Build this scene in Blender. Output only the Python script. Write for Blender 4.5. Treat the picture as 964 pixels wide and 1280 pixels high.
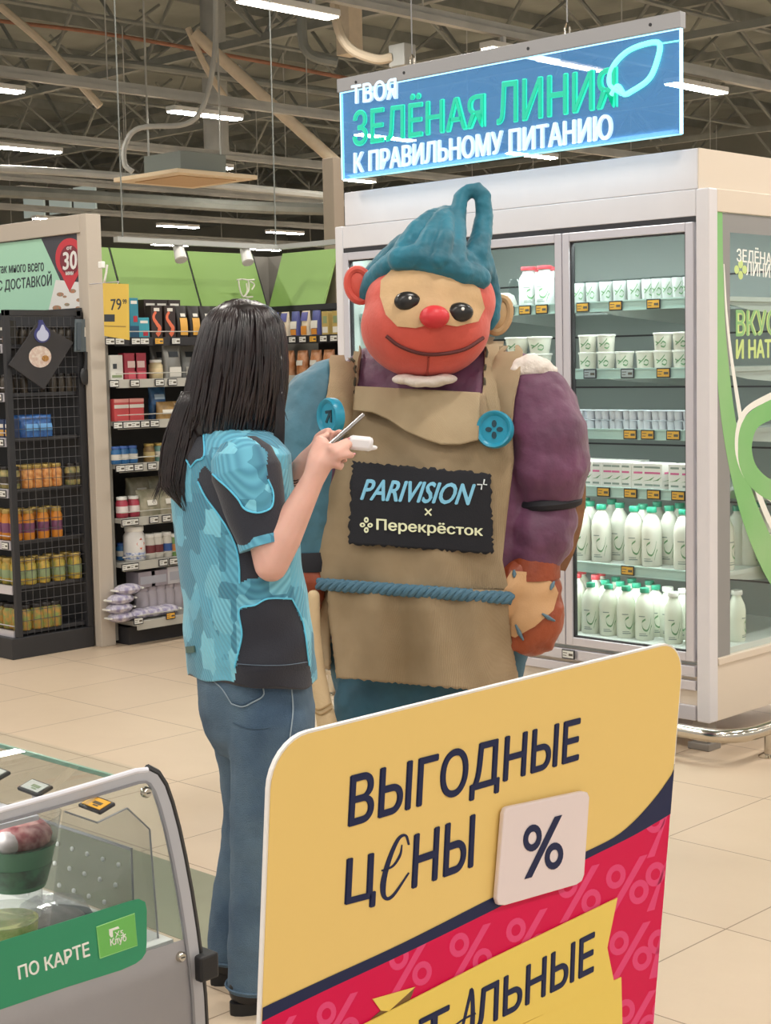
import bpy, bmesh, math, random
from mathutils import Vector, Matrix
from mathutils.bvhtree import BVHTree

for o in list(bpy.data.objects): bpy.data.objects.remove(o, do_unlink=True)
SC = bpy.context.scene
COL = SC.collection
random.seed(7)
PI = math.pi

# ------------------------------------------------------------------ camera
FPX, PITCH, ROLL, YAW, CAMH = 1988.6, .0938968, .0207218603, .77382, 1.565
cp, sp, cr, sr, cy, sy = math.cos(PITCH), math.sin(PITCH), math.cos(ROLL), math.sin(ROLL), math.cos(YAW), math.sin(YAW)

def ray(u, v):
    xr = (u - 482) / FPX; zr = (640 - v) / FPX
    x = xr * cr + zr * sr; zc = -xr * sr + zr * cr
    y = cp + zc * sp; z = -sp + zc * cp
    return Vector((x * cy - y * sy, x * sy + y * cy, z))
CAMP = Vector((0, 0, CAMH))
def atz(u, v, z=0.0):
    d = ray(u, v); return CAMP + d * ((z - CAMH) / d.z)
def atx(u, v, x):
    d = ray(u, v); return CAMP + d * (x / d.x)
def aty(u, v, y):
    d = ray(u, v); return CAMP + d * (y / d.y)
def atd(u, v, D):
    d = ray(u, v); return CAMP + d * (D / (-d.x * sy + d.y * cy))
ER = Vector((cy, sy, 0)); EF = Vector((-sy, cy, 0)); EZ = Vector((0, 0, 1))

cam = bpy.data.cameras.new('camera'); camo = bpy.data.objects.new('camera', cam); COL.objects.link(camo)
cam.sensor_fit = 'VERTICAL'; cam.sensor_height = 36.0; cam.lens = 36.0 * FPX / 1280; cam.clip_end = 200
fw = (ray(482, 640)).normalized(); rt = (ray(1482, 640) - ray(482, 640)).normalized(); up = rt.cross(fw)
camo.matrix_world = Matrix(((rt.x, up.x, -fw.x, 0), (rt.y, up.y, -fw.y, 0), (rt.z, up.z, -fw.z, CAMH), (0, 0, 0, 1)))
SC.camera = camo

# ------------------------------------------------------------------ world, exposure
w = bpy.data.worlds.new('world'); SC.world = w; w.use_nodes = True
w.node_tree.nodes['Background'].inputs[0].default_value = (1.0, .96, .91, 1)
w.node_tree.nodes['Background'].inputs[1].default_value = .62
SC.view_settings.view_transform = 'Standard'; SC.view_settings.look = 'None'
SC.view_settings.gamma = 1; SC.view_settings.use_curve_mapping = False
SC.view_settings.exposure = 0.0
SC.cycles.transparent_max_bounces = 32
SC.cycles.sample_clamp_indirect = 4
SC.cycles.max_bounces = 8
LAMP_W = 62.0        # watts of each near ceiling lamp

# ------------------------------------------------------------------ materials
def lin(c):
    if isinstance(c, str):
        c = c.lstrip('#'); c = [int(c[i:i + 2], 16) / 255 for i in (0, 2, 4)]
    return tuple((x / 12.92 if x <= .04045 else ((x + .055) / 1.055) ** 2.4) for x in c[:3]) + (1,)
MATS = {}
def mat(name, col, rough=.5, metal=0, var=0, vscale=8, bump=0, bscale=200, emit=0, spec=.5, sheen=0, col2=None, alpha=None, coat=0):
    if name in MATS: return MATS[name]
    m = bpy.data.materials.new(name); m.use_nodes = True; nt = m.node_tree; b = nt.nodes['Principled BSDF']
    c = lin(col); b.inputs['Base Color'].default_value = c
    b.inputs['Roughness'].default_value = rough; b.inputs['Metallic'].default_value = metal
    b.inputs['Specular IOR Level'].default_value = spec
    if sheen: b.inputs['Sheen Weight'].default_value = sheen
    if coat: b.inputs['Coat Weight'].default_value = coat
    if emit:
        b.inputs['Emission Color'].default_value = c; b.inputs['Emission Strength'].default_value = emit
    if alpha is not None: b.inputs['Alpha'].default_value = alpha
    tc = nt.nodes.new('ShaderNodeTexCoord')
    if var:
        n = nt.nodes.new('ShaderNodeTexNoise'); n.inputs['Scale'].default_value = vscale; n.inputs['Detail'].default_value = 4
        nt.links.new(tc.outputs['Object'], n.inputs['Vector'])
        mx = nt.nodes.new('ShaderNodeMix'); mx.data_type = 'RGBA'
        c2 = lin(col2) if col2 else tuple(max(0, x * (1 - var)) for x in c[:3]) + (1,)
        mx.inputs['A'].default_value = c; mx.inputs['B'].default_value = c2
        rp = nt.nodes.new('ShaderNodeMapRange'); rp.inputs['From Min'].default_value = .35; rp.inputs['From Max'].default_value = .65
        nt.links.new(n.outputs['Fac'], rp.inputs['Value']); nt.links.new(rp.outputs['Result'], mx.inputs['Factor'])
        nt.links.new(mx.outputs['Result'], b.inputs['Base Color'])
    if bump:
        n = nt.nodes.new('ShaderNodeTexNoise'); n.inputs['Scale'].default_value = bscale; n.inputs['Detail'].default_value = 3
        nt.links.new(tc.outputs['Object'], n.inputs['Vector'])
        bp = nt.nodes.new('ShaderNodeBump'); bp.inputs['Strength'].default_value = bump; bp.inputs['Distance'].default_value = .01
        nt.links.new(n.outputs['Fac'], bp.inputs['Height']); nt.links.new(bp.outputs['Normal'], b.inputs['Normal'])
    MATS[name] = m; return m
def glass(name, tint=(1, 1, 1), rough=.0, ior=1.45, haze=0.0, hazecol=(.8, .8, .8), glow=0):
    if name in MATS: return MATS[name]
    m = bpy.data.materials.new(name); m.use_nodes = True; nt = m.node_tree; nt.nodes.clear()
    out = nt.nodes.new('ShaderNodeOutputMaterial'); tr = nt.nodes.new('ShaderNodeBsdfTransparent'); gl = nt.nodes.new('ShaderNodeBsdfGlossy')
    tr.inputs[0].default_value = tuple(tint) + (1,); gl.inputs['Roughness'].default_value = rough
    fr = nt.nodes.new('ShaderNodeFresnel'); fr.inputs[0].default_value = ior
    ge = nt.nodes.new('ShaderNodeNewGeometry'); iv = nt.nodes.new('ShaderNodeMath'); iv.operation = 'SUBTRACT'; iv.inputs[0].default_value = 1; nt.links.new(ge.outputs['Backfacing'], iv.inputs[1])
    ml = nt.nodes.new('ShaderNodeMath'); ml.operation = 'MULTIPLY'; nt.links.new(fr.outputs[0], ml.inputs[0]); nt.links.new(iv.outputs[0], ml.inputs[1])   # the outer face of a pane mirrors, the inner one only lets through
    mx = nt.nodes.new('ShaderNodeMixShader'); nt.links.new(ml.outputs[0], mx.inputs[0])
    nt.links.new(gl.outputs[0], mx.inputs[2])
    if haze:
        df = nt.nodes.new('ShaderNodeBsdfPrincipled'); df.inputs[0].default_value = tuple(hazecol) + (1,); df.inputs['Specular IOR Level'].default_value = 0
        df.inputs['Emission Color'].default_value = tuple(hazecol) + (1,); df.inputs['Emission Strength'].default_value = glow
        m2 = nt.nodes.new('ShaderNodeMixShader'); m2.inputs[0].default_value = haze
        nt.links.new(tr.outputs[0], m2.inputs[1]); nt.links.new(df.outputs[0], m2.inputs[2]); nt.links.new(m2.outputs[0], mx.inputs[1])
    else: nt.links.new(tr.outputs[0], mx.inputs[1])
    nt.links.new(mx.outputs[0], out.inputs[0]); MATS[name] = m; return m

# ------------------------------------------------------------------ mesh helpers
class MB:
    def __init__(s): s.v = []; s.f = []; s.mi = []
    def add(s, vs, fs, mi=0):
        n = len(s.v); s.v += [Vector(p) for p in vs]
        for f in fs: s.f.append([i + n for i in f]); s.mi.append(mi)
        return s
    def box(s, a, b, mi=0):
        x0, y0, z0 = a; x1, y1, z1 = b
        return s.add([(x0, y0, z0), (x1, y0, z0), (x1, y1, z0), (x0, y1, z0), (x0, y0, z1), (x1, y0, z1), (x1, y1, z1), (x0, y1, z1)],
                     [(0, 3, 2, 1), (4, 5, 6, 7), (0, 1, 5, 4), (1, 2, 6, 5), (2, 3, 7, 6), (3, 0, 4, 7)], mi)
    def obox(s, c, ax, ay, az, hx, hy, hz, mi=0):   # oriented box, half sizes
        c = Vector(c); vs = []
        for k in (-1, 1):
            for (i, j) in ((-1, -1), (1, -1), (1, 1), (-1, 1)): vs.append(c + ax * hx * i + ay * hy * j + az * hz * k)
        return s.add(vs, [(0, 3, 2, 1), (4, 5, 6, 7), (0, 1, 5, 4), (1, 2, 6, 5), (2, 3, 7, 6), (3, 0, 4, 7)], mi)
    def lathe(s, prof, n=16, c=(0, 0, 0), mi=0):
        c = Vector(c); vs = []; fs = []
        for r, z in prof:
            for k in range(n): a = 2 * PI * k / n; vs.append(c + Vector((r * math.cos(a), r * math.sin(a), z)))
        for i in range(len(prof) - 1):
            for k in range(n): fs.append((i * n + k, i * n + (k + 1) % n, (i + 1) * n + (k + 1) % n, (i + 1) * n + k))
        fs.append(tuple(range(n - 1, -1, -1))); m = (len(prof) - 1) * n; fs.append(tuple(m + k for k in range(n)))
        return s.add(vs, fs, mi)
    def tube(s, pts, r, n=8, mi=0, cap=True):
        pts = [Vector(p) for p in pts]; rs = r if isinstance(r, (list, tuple)) else [r] * len(pts)
        vs = []; fs = []; ref = None
        for i, p in enumerate(pts):
            t = (pts[min(i + 1, len(pts) - 1)] - pts[max(i - 1, 0)])
            if t.length < 1e-9: t = Vector((0, 0, 1))
            t.normalize()
            if ref is None:
                ref = t.orthogonal().normalized()
            ref = (ref - t * ref.dot(t))
            if ref.length < 1e-6: ref = t.orthogonal()
            ref.normalize(); bi = t.cross(ref)
            for k in range(n):
                a = 2 * PI * k / n; vs.append(p + (ref * math.cos(a) + bi * math.sin(a)) * rs[i])
        for i in range(len(pts) - 1):
            for k in range(n): fs.append((i * n + k, i * n + (k + 1) % n, (i + 1) * n + (k + 1) % n, (i + 1) * n + k))
        if cap:
            fs.append(tuple(range(n - 1, -1, -1))); m = (len(pts) - 1) * n; fs.append(tuple(m + k for k in range(n)))
        return s.add(vs, fs, mi)
    def loft(s, rings, cap=True, mi=0):
        n = len(rings[0]); vs = [p for r in rings for p in r]; fs = []
        for i in range(len(rings) - 1):
            for k in range(n): fs.append((i * n + k, i * n + (k + 1) % n, (i + 1) * n + (k + 1) % n, (i + 1) * n + k))
        if cap:
            fs.append(tuple(range(n - 1, -1, -1))); m = (len(rings) - 1) * n; fs.append(tuple(m + k for k in range(n)))
        return s.add(vs, fs, mi)
    def ell(s, c, rx, ry, rz, X=Vector((1, 0, 0)), Y=Vector((0, 1, 0)), Z=Vector((0, 0, 1)), nu=20, nv=12, mi=0):
        c = Vector(c); vs = []; fs = []
        for i in range(1, nv):
            t = PI * i / nv
            for k in range(nu):
                a = 2 * PI * k / nu
                vs.append(c + X * rx * math.sin(t) * math.cos(a) + Y * ry * math.sin(t) * math.sin(a) - Z * rz * math.cos(t))
        m = len(vs); vs += [c - Z * rz, c + Z * rz]
        for i in range(nv - 2):
            for k in range(nu): fs.append((i * nu + k, i * nu + (k + 1) % nu, (i + 1) * nu + (k + 1) % nu, (i + 1) * nu + k))
        for k in range(nu):
            fs.append((m, (k + 1) % nu, k)); fs.append((m + 1, (nv - 2) * nu + k, (nv - 2) * nu + (k + 1) % nu))
        return s.add(vs, fs, mi)
    def caps(s, pts, rs, n=14):                      # chain of overlapping balls and cones for remeshing
        pts = [Vector(p) for p in pts]
        for p, r in zip(pts, rs): s.ell(p, r, r, r, nu=n, nv=max(6, n // 2 + 1))
        for i in range(len(pts) - 1):
            s.tube([pts[i], pts[i + 1]], [rs[i], rs[i + 1]], n)
        return s
    def prism(s, pts, n, t, mi=0):                   # flat outline given thickness t along n
        pts = [Vector(p) for p in pts]; k = len(pts); n = Vector(n).normalized()
        return s.add(pts + [p + n * t for p in pts], [tuple(range(k - 1, -1, -1)), tuple(range(k, 2 * k))] + [(i, (i + 1) % k, k + (i + 1) % k, k + i) for i in range(k)], mi)

ORG = {}
def obj(name, mb, m, parent=None, smooth=False, sub=0, bevel=0, angle=40):
    org = ORG.get(parent.name, Vector((0, 0, 0))) if parent else Vector((0, 0, 0))
    me = bpy.data.meshes.new(name)
    me.from_pydata([tuple(p - org) for p in mb.v], [], mb.f)
    ms = m if isinstance(m, (list, tuple)) else [m]
    for x in ms: me.materials.append(x)
    if len(ms) > 1: me.polygons.foreach_set('material_index', mb.mi)
    bm = bmesh.new(); bm.from_mesh(me); bmesh.ops.recalc_face_normals(bm, faces=bm.faces); bm.to_mesh(me); bm.free()
    o = bpy.data.objects.new(name, me); COL.objects.link(o)
    if smooth:
        for p in me.polygons: p.use_smooth = True
        if angle < 180: me.set_sharp_from_angle(angle=math.radians(angle))
    if bevel:
        md = o.modifiers.new('b', 'BEVEL'); md.width = bevel; md.segments = 2; md.limit_method = 'ANGLE'; md.angle_limit = math.radians(40)
    if sub:
        md = o.modifiers.new('s', 'SUBSURF'); md.levels = md.render_levels = sub
    if parent: o.parent = parent
    ORG[o.name] = org
    return o
def tag(o, label=None, cat=None, group=None, kind=None):
    if label: o['label'] = label
    if cat: o['category'] = cat
    if group: o['group'] = group
    if kind: o['kind'] = kind
    return o
def thing(name, label, cat, loc=(0, 0, 0), group=None):
    o = bpy.data.objects.new(name, None); COL.objects.link(o); o.location = loc; o.empty_display_size = .05
    ORG[o.name] = Vector(loc); return tag(o, label, cat, group)
def struct(name, mb, m, **k): return tag(obj(name, mb, m, **k), kind='structure')
def dup(root, loc, rotz=0, label=None, group=None):
    r = root.copy(); COL.objects.link(r); r.location = loc; r.rotation_euler = (0, 0, rotz)
    if label: r['label'] = label
    if group: r['group'] = group
    for ch in root.children:
        c = ch.copy(); COL.objects.link(c); c.parent = r
        for g in ch.children:
            d = g.copy(); COL.objects.link(d); d.parent = c
    return r
class Proto:                                          # first placement moves the original, later ones copy it
    def __init__(s, root): s.root = root; s.used = False
    def put(s, loc, rotz=0, label=None, group=None):
        if not s.used:
            s.used = True; r = s.root; r.location = loc; r.rotation_euler = (0, 0, rotz)
            if label: r['label'] = label
            if group: r['group'] = group
            return r
        return dup(s.root, loc, rotz, label, group)
def baked(o):
    dg = bpy.context.evaluated_depsgraph_get(); me = bpy.data.meshes.new_from_object(o.evaluated_get(dg))
    old = o.data; o.modifiers.clear(); o.data = me; bpy.data.meshes.remove(old); return o
def remesh(name, mb, m, parent=None, vox=.008, smooth=6, disp=0, dscale=.15, angle=180):
    o = obj(name, mb, m, parent, smooth=False)
    r = o.modifiers.new('r', 'REMESH'); r.mode = 'VOXEL'; r.voxel_size = vox; r.use_smooth_shade = True
    if smooth:
        s = o.modifiers.new('s', 'SMOOTH'); s.factor = .5; s.iterations = smooth
    if disp:
        t = bpy.data.textures.new(name + '_folds', 'CLOUDS'); t.noise_scale = dscale; t.noise_depth = 2
        d = o.modifiers.new('d', 'DISPLACE'); d.texture = t; d.strength = disp; d.mid_level = .5; d.texture_coords = 'LOCAL'
    baked(o)
    for p in o.data.polygons: p.use_smooth = True
    return o
def bvh(o):
    org = ORG[o.name]; me = o.data
    return BVHTree.FromPolygons([v.co + org for v in me.vertices], [list(p.vertices) for p in me.polygons])

def text_geo(s, bold=0., shear=0., res=3, space=1.):
    c = bpy.data.curves.new('t', 'FONT'); c.body = s; c.size = 1; c.offset = min(bold, 0); c.shear = shear; c.resolution_u = res; c.space_character = space
    o = bpy.data.objects.new('t', c); COL.objects.link(o); bpy.context.view_layer.update()
    me = bpy.data.meshes.new_from_object(o.evaluated_get(bpy.context.evaluated_depsgraph_get()))
    vs = [v.co.copy() for v in me.vertices]; fs = [list(p.vertices) for p in me.polygons]
    bpy.data.objects.remove(o); bpy.data.curves.remove(c); bpy.data.meshes.remove(me)
    for i in range(len(vs) - 39):                     # the soft sign's bowl overlaps itself in the font: rebuild it cleanly
        if shear == 0 and abs(vs[i].y - .44) < .002 and abs(vs[i + 1].y - .44) < .002 and abs(vs[i + 1].x - vs[i].x - .198) < .002 and abs(vs[i + 19].y) < .002:
            dx = vs[i].x - .154; fs = [f for f in fs if not any(i <= q <= i + 40 for q in f)]; fs.append(list(range(i + 1, i + 20)) + list(range(i + 24, i + 40)))
            for x0, y0, x1, y1 in ((.086, 0, .178, .728), (.178, 0, .352, .08), (.178, .359, .352, .44)):
                k = len(vs); vs += [Vector((dx + x, y, 0)) for x, y in ((x0, y0), (x1, y0), (x1, y1), (x0, y1))]; fs.append([k, k + 1, k + 2, k + 3])
            for q in (0, 20, 21, 22, 23, 40): vs[i + q] = vs[i + 1].copy()
    if bold > 0:                                      # heavier weight: shifted copies of the same strokes
        base = list(vs); bf = list(fs); vs = []; fs = []
        for k, (dx, dy) in enumerate( ((-bold, 0), (bold, 0), (0, bold * .6), (0, -bold * .6))):
            fs += [[i + len(vs) for i in f] for f in bf]; vs += [p + Vector((dx, dy, k * .00022)) for p in base]
    x0 = min(p.x for p in vs); x1 = max(p.x for p in vs); y0 = min(p.y for p in vs); y1 = max(p.y for p in vs)
    return [((p.x - x0) / (x1 - x0), (p.y - y0) / (y1 - y0), p.z) for p in vs], fs
def solid2d(mb, uvs, fs, place, n, t, mi=0):          # uvs placed by function, given thickness t along n
    n = Vector(n).normalized(); fr = [place(q[0], q[1]) + n * q[2] for q in uvs]; k = len(fr); n = n * t
    cnt = {}
    for f in fs:
        for i in range(len(f)):
            e = (f[i], f[(i + 1) % len(f)]); key = tuple(sorted(e)); cnt.setdefault(key, []).append(e)
    faces = [[i + k for i in f] for f in fs] + [list(reversed(f)) for f in fs]
    for key, es in cnt.items():
        if len(es) == 1: a, b = es[0]; faces.append([a, b, b + k, a + k])
    mb.add(fr + [p + n for p in fr], faces, mi); return mb
def quadmap(q):                                       # q = BL, BR, TR, TL
    BL, BR, TR, TL = [Vector(p) for p in q]
    return lambda a, b: BL * (1 - a) * (1 - b) + BR * a * (1 - b) + TR * a * b + TL * (1 - a) * b
def lettering(name, s, q, m, parent, n, t=.001, off=0., bold=0., shear=0., space=1.):
    n = Vector(n).normalized(); f = quadmap([Vector(p) + n * off for p in q]); uv, fs = text_geo(s, bold, shear, space=space)
    return obj(name, solid2d(MB(), uv, fs, f, n, t), m, parent)
def disc(c, ax, ay, r, n=24, ry=None):
    return [Vector(c) + ax * r * math.cos(2 * PI * k / n) + ay * (ry or r) * math.sin(2 * PI * k / n) for k in range(n)]
def spline(pts, n=8):                                 # Catmull-Rom
    pts = [Vector(p) for p in pts]; out = []
    P = [pts[0] * 2 - pts[1]] + pts + [pts[-1] * 2 - pts[-2]]
    for i in range(1, len(P) - 2):
        for k in range(n):
            t = k / n; a, b, c, d = P[i - 1], P[i], P[i + 1], P[i + 2]
            out.append(.5 * ((2 * b) + (-a + c) * t + (2 * a - 5 * b + 4 * c - d) * t * t + (-a + 3 * b - 3 * c + d) * t ** 3))
    return out + [pts[-1]]
def interp(tab, x):
    if x <= tab[0][0]: return tab[0][1:]
    for a, b in zip(tab, tab[1:]):
        if x <= b[0]:
            t = (x - a[0]) / (b[0] - a[0]); return tuple(p + (q - p) * t for p, q in zip(a[1:], b[1:]))
    return tab[-1][1:]
def inpoly(x, y, poly):
    c = False; j = len(poly) - 1
    for i in range(len(poly)):
        xi, yi = poly[i]; xj, yj = poly[j]
        if (yi > y) != (yj > y) and x < (xj - xi) * (y - yi) / (yj - yi) + xi: c = not c
        j = i
    return c
ORDN = 'first second third fourth fifth sixth seventh eighth ninth tenth eleventh twelfth thirteenth fourteenth fifteenth sixteenth seventeenth eighteenth nineteenth twentieth'.split()

# ================================================================== STRUCTURE
def floor_mat():
    m = bpy.data.materials.new('floor_tile'); m.use_nodes = True; nt = m.node_tree; b = nt.nodes['Principled BSDF']
    N = nt.nodes.new; L = nt.links.new
    tc = N('ShaderNodeTexCoord'); mp = N('ShaderNodeMapping'); mp.inputs['Location'].default_value = (2.906, -3.66, 0)
    L(tc.outputs['Object'], mp.inputs['Vector'])
    dv = N('ShaderNodeVectorMath'); dv.operation = 'DIVIDE'; dv.inputs[1].default_value = (.6, .6, 1); L(mp.outputs[0], dv.inputs[0])
    fr = N('ShaderNodeVectorMath'); fr.operation = 'FRACTION'; L(dv.outputs[0], fr.inputs[0])
    sx = N('ShaderNodeSeparateXYZ'); L(fr.outputs[0], sx.inputs[0])
    es = []
    for ax in ('X', 'Y'):
        a = N('ShaderNodeMath'); a.operation = 'SUBTRACT'; a.inputs[1].default_value = .5; L(sx.outputs[ax], a.inputs[0])
        c = N('ShaderNodeMath'); c.operation = 'ABSOLUTE'; L(a.outputs[0], c.inputs[0]); es.append(c)
    mxm = N('ShaderNodeMath'); mxm.operation = 'MAXIMUM'; L(es[0].outputs[0], mxm.inputs[0]); L(es[1].outputs[0], mxm.inputs[1])
    gt = N('ShaderNodeMath'); gt.operation = 'GREATER_THAN'; gt.inputs[1].default_value = .4962; L(mxm.outputs[0], gt.inputs[0])
    fl = N('ShaderNodeVectorMath'); fl.operation = 'FLOOR'; L(dv.outputs[0], fl.inputs[0])
    wn = N('ShaderNodeTexWhiteNoise'); L(fl.outputs[0], wn.inputs['Vector'])
    ns = N('ShaderNodeTexNoise'); ns.inputs['Scale'].default_value = 3.5; ns.inputs['Detail'].default_value = 8; ns.inputs['Roughness'].default_value = .65
    L(tc.outputs['Object'], ns.inputs['Vector'])
    c1 = N('ShaderNodeMix'); c1.data_type = 'RGBA'; c1.inputs['A'].default_value = lin('#d0bca4'); c1.inputs['B'].default_value = lin('#c3ae96'); L(ns.outputs['Fac'], c1.inputs['Factor'])
    c2 = N('ShaderNodeMix'); c2.data_type = 'RGBA'; c2.inputs['B'].default_value = lin('#c0ac95'); L(c1.outputs['Result'], c2.inputs['A'])
    sc = N('ShaderNodeMath'); sc.operation = 'MULTIPLY'; sc.inputs[1].default_value = .45; L(wn.outputs['Value'], sc.inputs[0]); L(sc.outputs[0], c2.inputs['Factor'])
    c3 = N('ShaderNodeMix'); c3.data_type = 'RGBA'; c3.inputs['B'].default_value = lin('#86725e'); L(c2.outputs['Result'], c3.inputs['A']); L(gt.outputs[0], c3.inputs['Factor'])
    L(c3.outputs['Result'], b.inputs['Base Color']); b.inputs['Roughness'].default_value = .38; b.inputs['Specular IOR Level'].default_value = .35
    return m
struct('floor', MB().box((-46, -8, -.1), (9, 42, 0)), floor_mat())
M_deck = mat('roof_deck', '#8f958f', .8, var=.3, vscale=.6)
M_wallfar = mat('far_wall', '#84867f', .8, var=.2, vscale=.4)
struct('ceiling', MB().box((-46, -8, 8.6), (9, 42, 8.8)), M_deck)
struct('wall_west', MB().box((-46, -8, 0), (-45.8, 42, 8.6)), M_wallfar)
struct('wall_north', MB().box((-45.8, 41.8, 0), (9, 42, 8.6)), M_wallfar)
M_steel = mat('painted_steel', '#adafab', .55, var=.15, vscale=3)
M_steeld = mat('dusty_steel', '#80847f', .6, var=.2, vscale=3)
M_rust = mat('rusty_pipe', '#9a6a52', .6, var=.2)
# light-bearing rails along Y
RX = (-32, -27.7, -23.4, -19.15, -15.27, -10.32, -6.1, -1.9, 2.3)
for k, x in enumerate(RX):
    mb = MB().box((x - .04, -6, 4.735), (x + .04, 40, 4.795)).box((x - .015, -6, 4.80), (x + .015, 40, 4.86))
    y = -4.5
    while y < 40:
        mb.tube([(x, y, 4.8), (x, y, 6.5)], .008, 4); y += 3.14
    struct('trim_%d' % (k + 1), mb, M_steel)
# roof trusses across X
for k, y in enumerate((6.5, 11.5, 16.5, 21.5, 26.5, 31.5, 36.5)):
    mb = MB(); mb.box((-45.8, y - .06, 6.45), (9, y + .06, 6.57)); mb.box((-45.8, y - .08, 8.2), (9, y + .08, 8.36))
    x = -45.5; i = 0
    while x < 7:
        mb.tube([(x, y, 6.5), (x + 1.5, y, 8.25)], .035, 6); mb.tube([(x + 1.5, y, 8.25), (x + 3, y, 6.5)], .035, 6)
        mb.tube([(x, y, 6.5), (x + .3, y + 2.5, 8.3)], .03, 5); mb.tube([(x, y, 6.5), (x - .3, y - 2.5, 8.3)], .03, 5); x += 3
    struct('ceiling_beam_%d' % (k + 1), mb, M_steeld)
mb = MB()
for x in range(-45, 8, 3): mb.box((x - .04, -8, 8.36), (x + .04, 41.8, 8.6))
for x in range(-44, 8, 6): mb.tube([(x, -8, 6.8), (x, 41.8, 6.8)], .04, 6)
struct('ceiling_purlins', mb, M_steeld)
# thick round brace, pipes
def px_tube(name, pts, r, m, label, cat, n=8):
    return tag(obj(name, MB().tube(spline([atd(*p) for p in pts], 6), r, n), m, smooth=True), label, cat)
M_beige = mat('beige_steel', '#cbbda6', .55, var=.1)
px_tube('brace_pipe', [(243, 42, 23), (330, 122, 23), (428, 210, 23)], .085, M_beige, 'thick beige diagonal brace pipe under the roof', 'pipe', 12)
px_tube('cable_conduit', [(270, 0, 18), (268, 70, 18), (255, 130, 18), (232, 155, 18), (175, 160, 18), (157, 180, 18), (156, 205, 18), (166, 215, 18)], .03, M_steel, 'grey flexible conduit curling down to the ceiling air conditioner', 'conduit')
px_tube('cable_conduit', [(418, 4, 15), (424, 38, 15), (440, 62, 15), (470, 74, 15), (490, 72, 15)], .045, M_beige, 'pale bent conduit beside the hanging neon sign', 'conduit')
px_tube('cable_conduit', [(376, -60, 16), (378, 42, 16), (383, 62, 16), (395, 72, 16), (422, 78, 16)], .05, M_steeld, 'short dusty bent pipe under the nearest ceiling lamp', 'pipe')
px_tube('roof_pipe', [(-20, 24, 24), (130, 42, 24), (300, 72, 24), (470, 105, 24)], .03, M_rust, 'thin rust-coloured pipe crossing the roof trusses', 'pipe')
px_tube('roof_pipe', [(-20, 62, 24), (200, 85, 25), (425, 118, 26)], .06, M_steeld, 'dusty grey pipe below the rust-coloured roof pipe', 'pipe')
px_tube('roof_pipe', [(-20, 210, 22), (60, 214, 22), (170, 222, 22), (420, 246, 23)], .055, M_steel, 'long grey pipe running behind the ceiling air conditioner', 'pipe')
px_tube('roof_pipe', [(-20, 238, 26), (120, 246, 26), (300, 258, 26), (425, 262, 26)], .1, M_steeld, 'thick dusty duct pipe low over the far aisles', 'pipe')
px_tube('roof_brace', [(0, 8, 22), (60, 60, 22), (125, 133, 22)], .055, M_beige, 'slim diagonal brace at the upper left of the roof', 'brace')
px_tube('roof_brace', [(235, 35, 23), (258, 85, 23), (285, 128, 23)], .045, M_beige, 'thin steep brace beside the thick beige brace pipe', 'brace')
c = atd(270, 160, 26); tag(obj('ventilation_duct', MB().lathe([(.2, -.45), (.2, 8.55 - c.z), (.16, 8.6 - c.z)], 14, c), M_steel, smooth=True), 'grey vertical ventilation duct stub under the roof', 'duct')
a = atd(437, 55, 17); tag(obj('ceiling_post', MB().box((a.x - .1, a.y - .1, a.z - .12), (a.x + .1, a.y + .1, 8.3)), M_beige, bevel=.01), 'short beige post hanging beside the neon sign', 'post')
a = atd(503, 70, 15); tag(obj('junction_box', MB().box((a.x - .1, a.y - .08, a.z - .1), (a.x + .1, a.y + .08, a.z + .1)), M_steel, bevel=.01), 'small grey junction box above the neon sign', 'box')
# strips of glazing far away
a = atd(75, 252, 42); mb = MB()
for dx in (-1.2, 0, 1.1): mb.box((a.x + dx - .5, a.y, a.z - .3), (a.x + dx + .45, a.y + .05, a.z + .3))
struct('window_1', mb, mat('far_window', '#b9c6c0', .3, emit=.35))

# ------------------------------------------------------------------ ceiling lamps
M_lampbody = mat('lamp_housing', '#d8d8d4', .5)
M_diff = mat('lamp_diffuser', '#fff6e8', .5, emit=9)
M_diff2 = mat('lamp_diffuser_far', '#fff6e8', .5, emit=110)
lamp_root = thing('ceiling_light', 'x', 'ceiling light')
obj('housing', MB().box((-.09, -.54, 0), (.09, .54, .06)), M_lampbody, lamp_root, bevel=.008)
obj('diffuser', MB().box((-.075, -.525, -.014), (.075, .525, .0)), M_diff, lamp_root)
for ya in (-.3, .26): obj('bracket', MB().box((-.02, ya, .06), (.02, ya + .04, .14)), M_lampbody, lamp_root)
LP = Proto(lamp_root)
lamp_root2 = thing('ceiling_light', 'x', 'ceiling light')
obj('housing', MB().box((-.09, -.54, 0), (.09, .54, .06)), M_lampbody, lamp_root2, bevel=.008)
obj('diffuser', MB().box((-.075, -.525, -.014), (.075, .525, .0)), M_diff2, lamp_root2)
LP2 = Proto(lamp_root2)
LROW = ['farthest', 'second farthest', 'third farthest', 'fourth farthest', 'fifth farthest', 'sixth farthest', 'seventh farthest', 'eighth farthest', 'ninth farthest']
for i, x in enumerate(RX):
    ks = range(-4, 10) if x > -11 else range(0, 10)
    for k in ks:
        y = 9.5 + 3.14 * k
        if x < -20 and y < 12: continue
        (LP if x > -11 and y < 14 else LP2).put((x, y, 4.6), 0, 'slim white strip light, %s along the %s ceiling rail' % (ORDN[k + 4], LROW[i]), 'strip lights under the ceiling rails')
        if x > -11 and y < 14:
            ld = bpy.data.lights.new('strip_light', 'AREA'); ld.shape = 'RECTANGLE'; ld.size = .15; ld.size_y = 1.04; ld.energy = LAMP_W; ld.color = (1, .95, .88)
            lo = bpy.data.objects.new('strip_light', ld); COL.objects.link(lo); lo.location = (x, y, 4.58)

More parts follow.
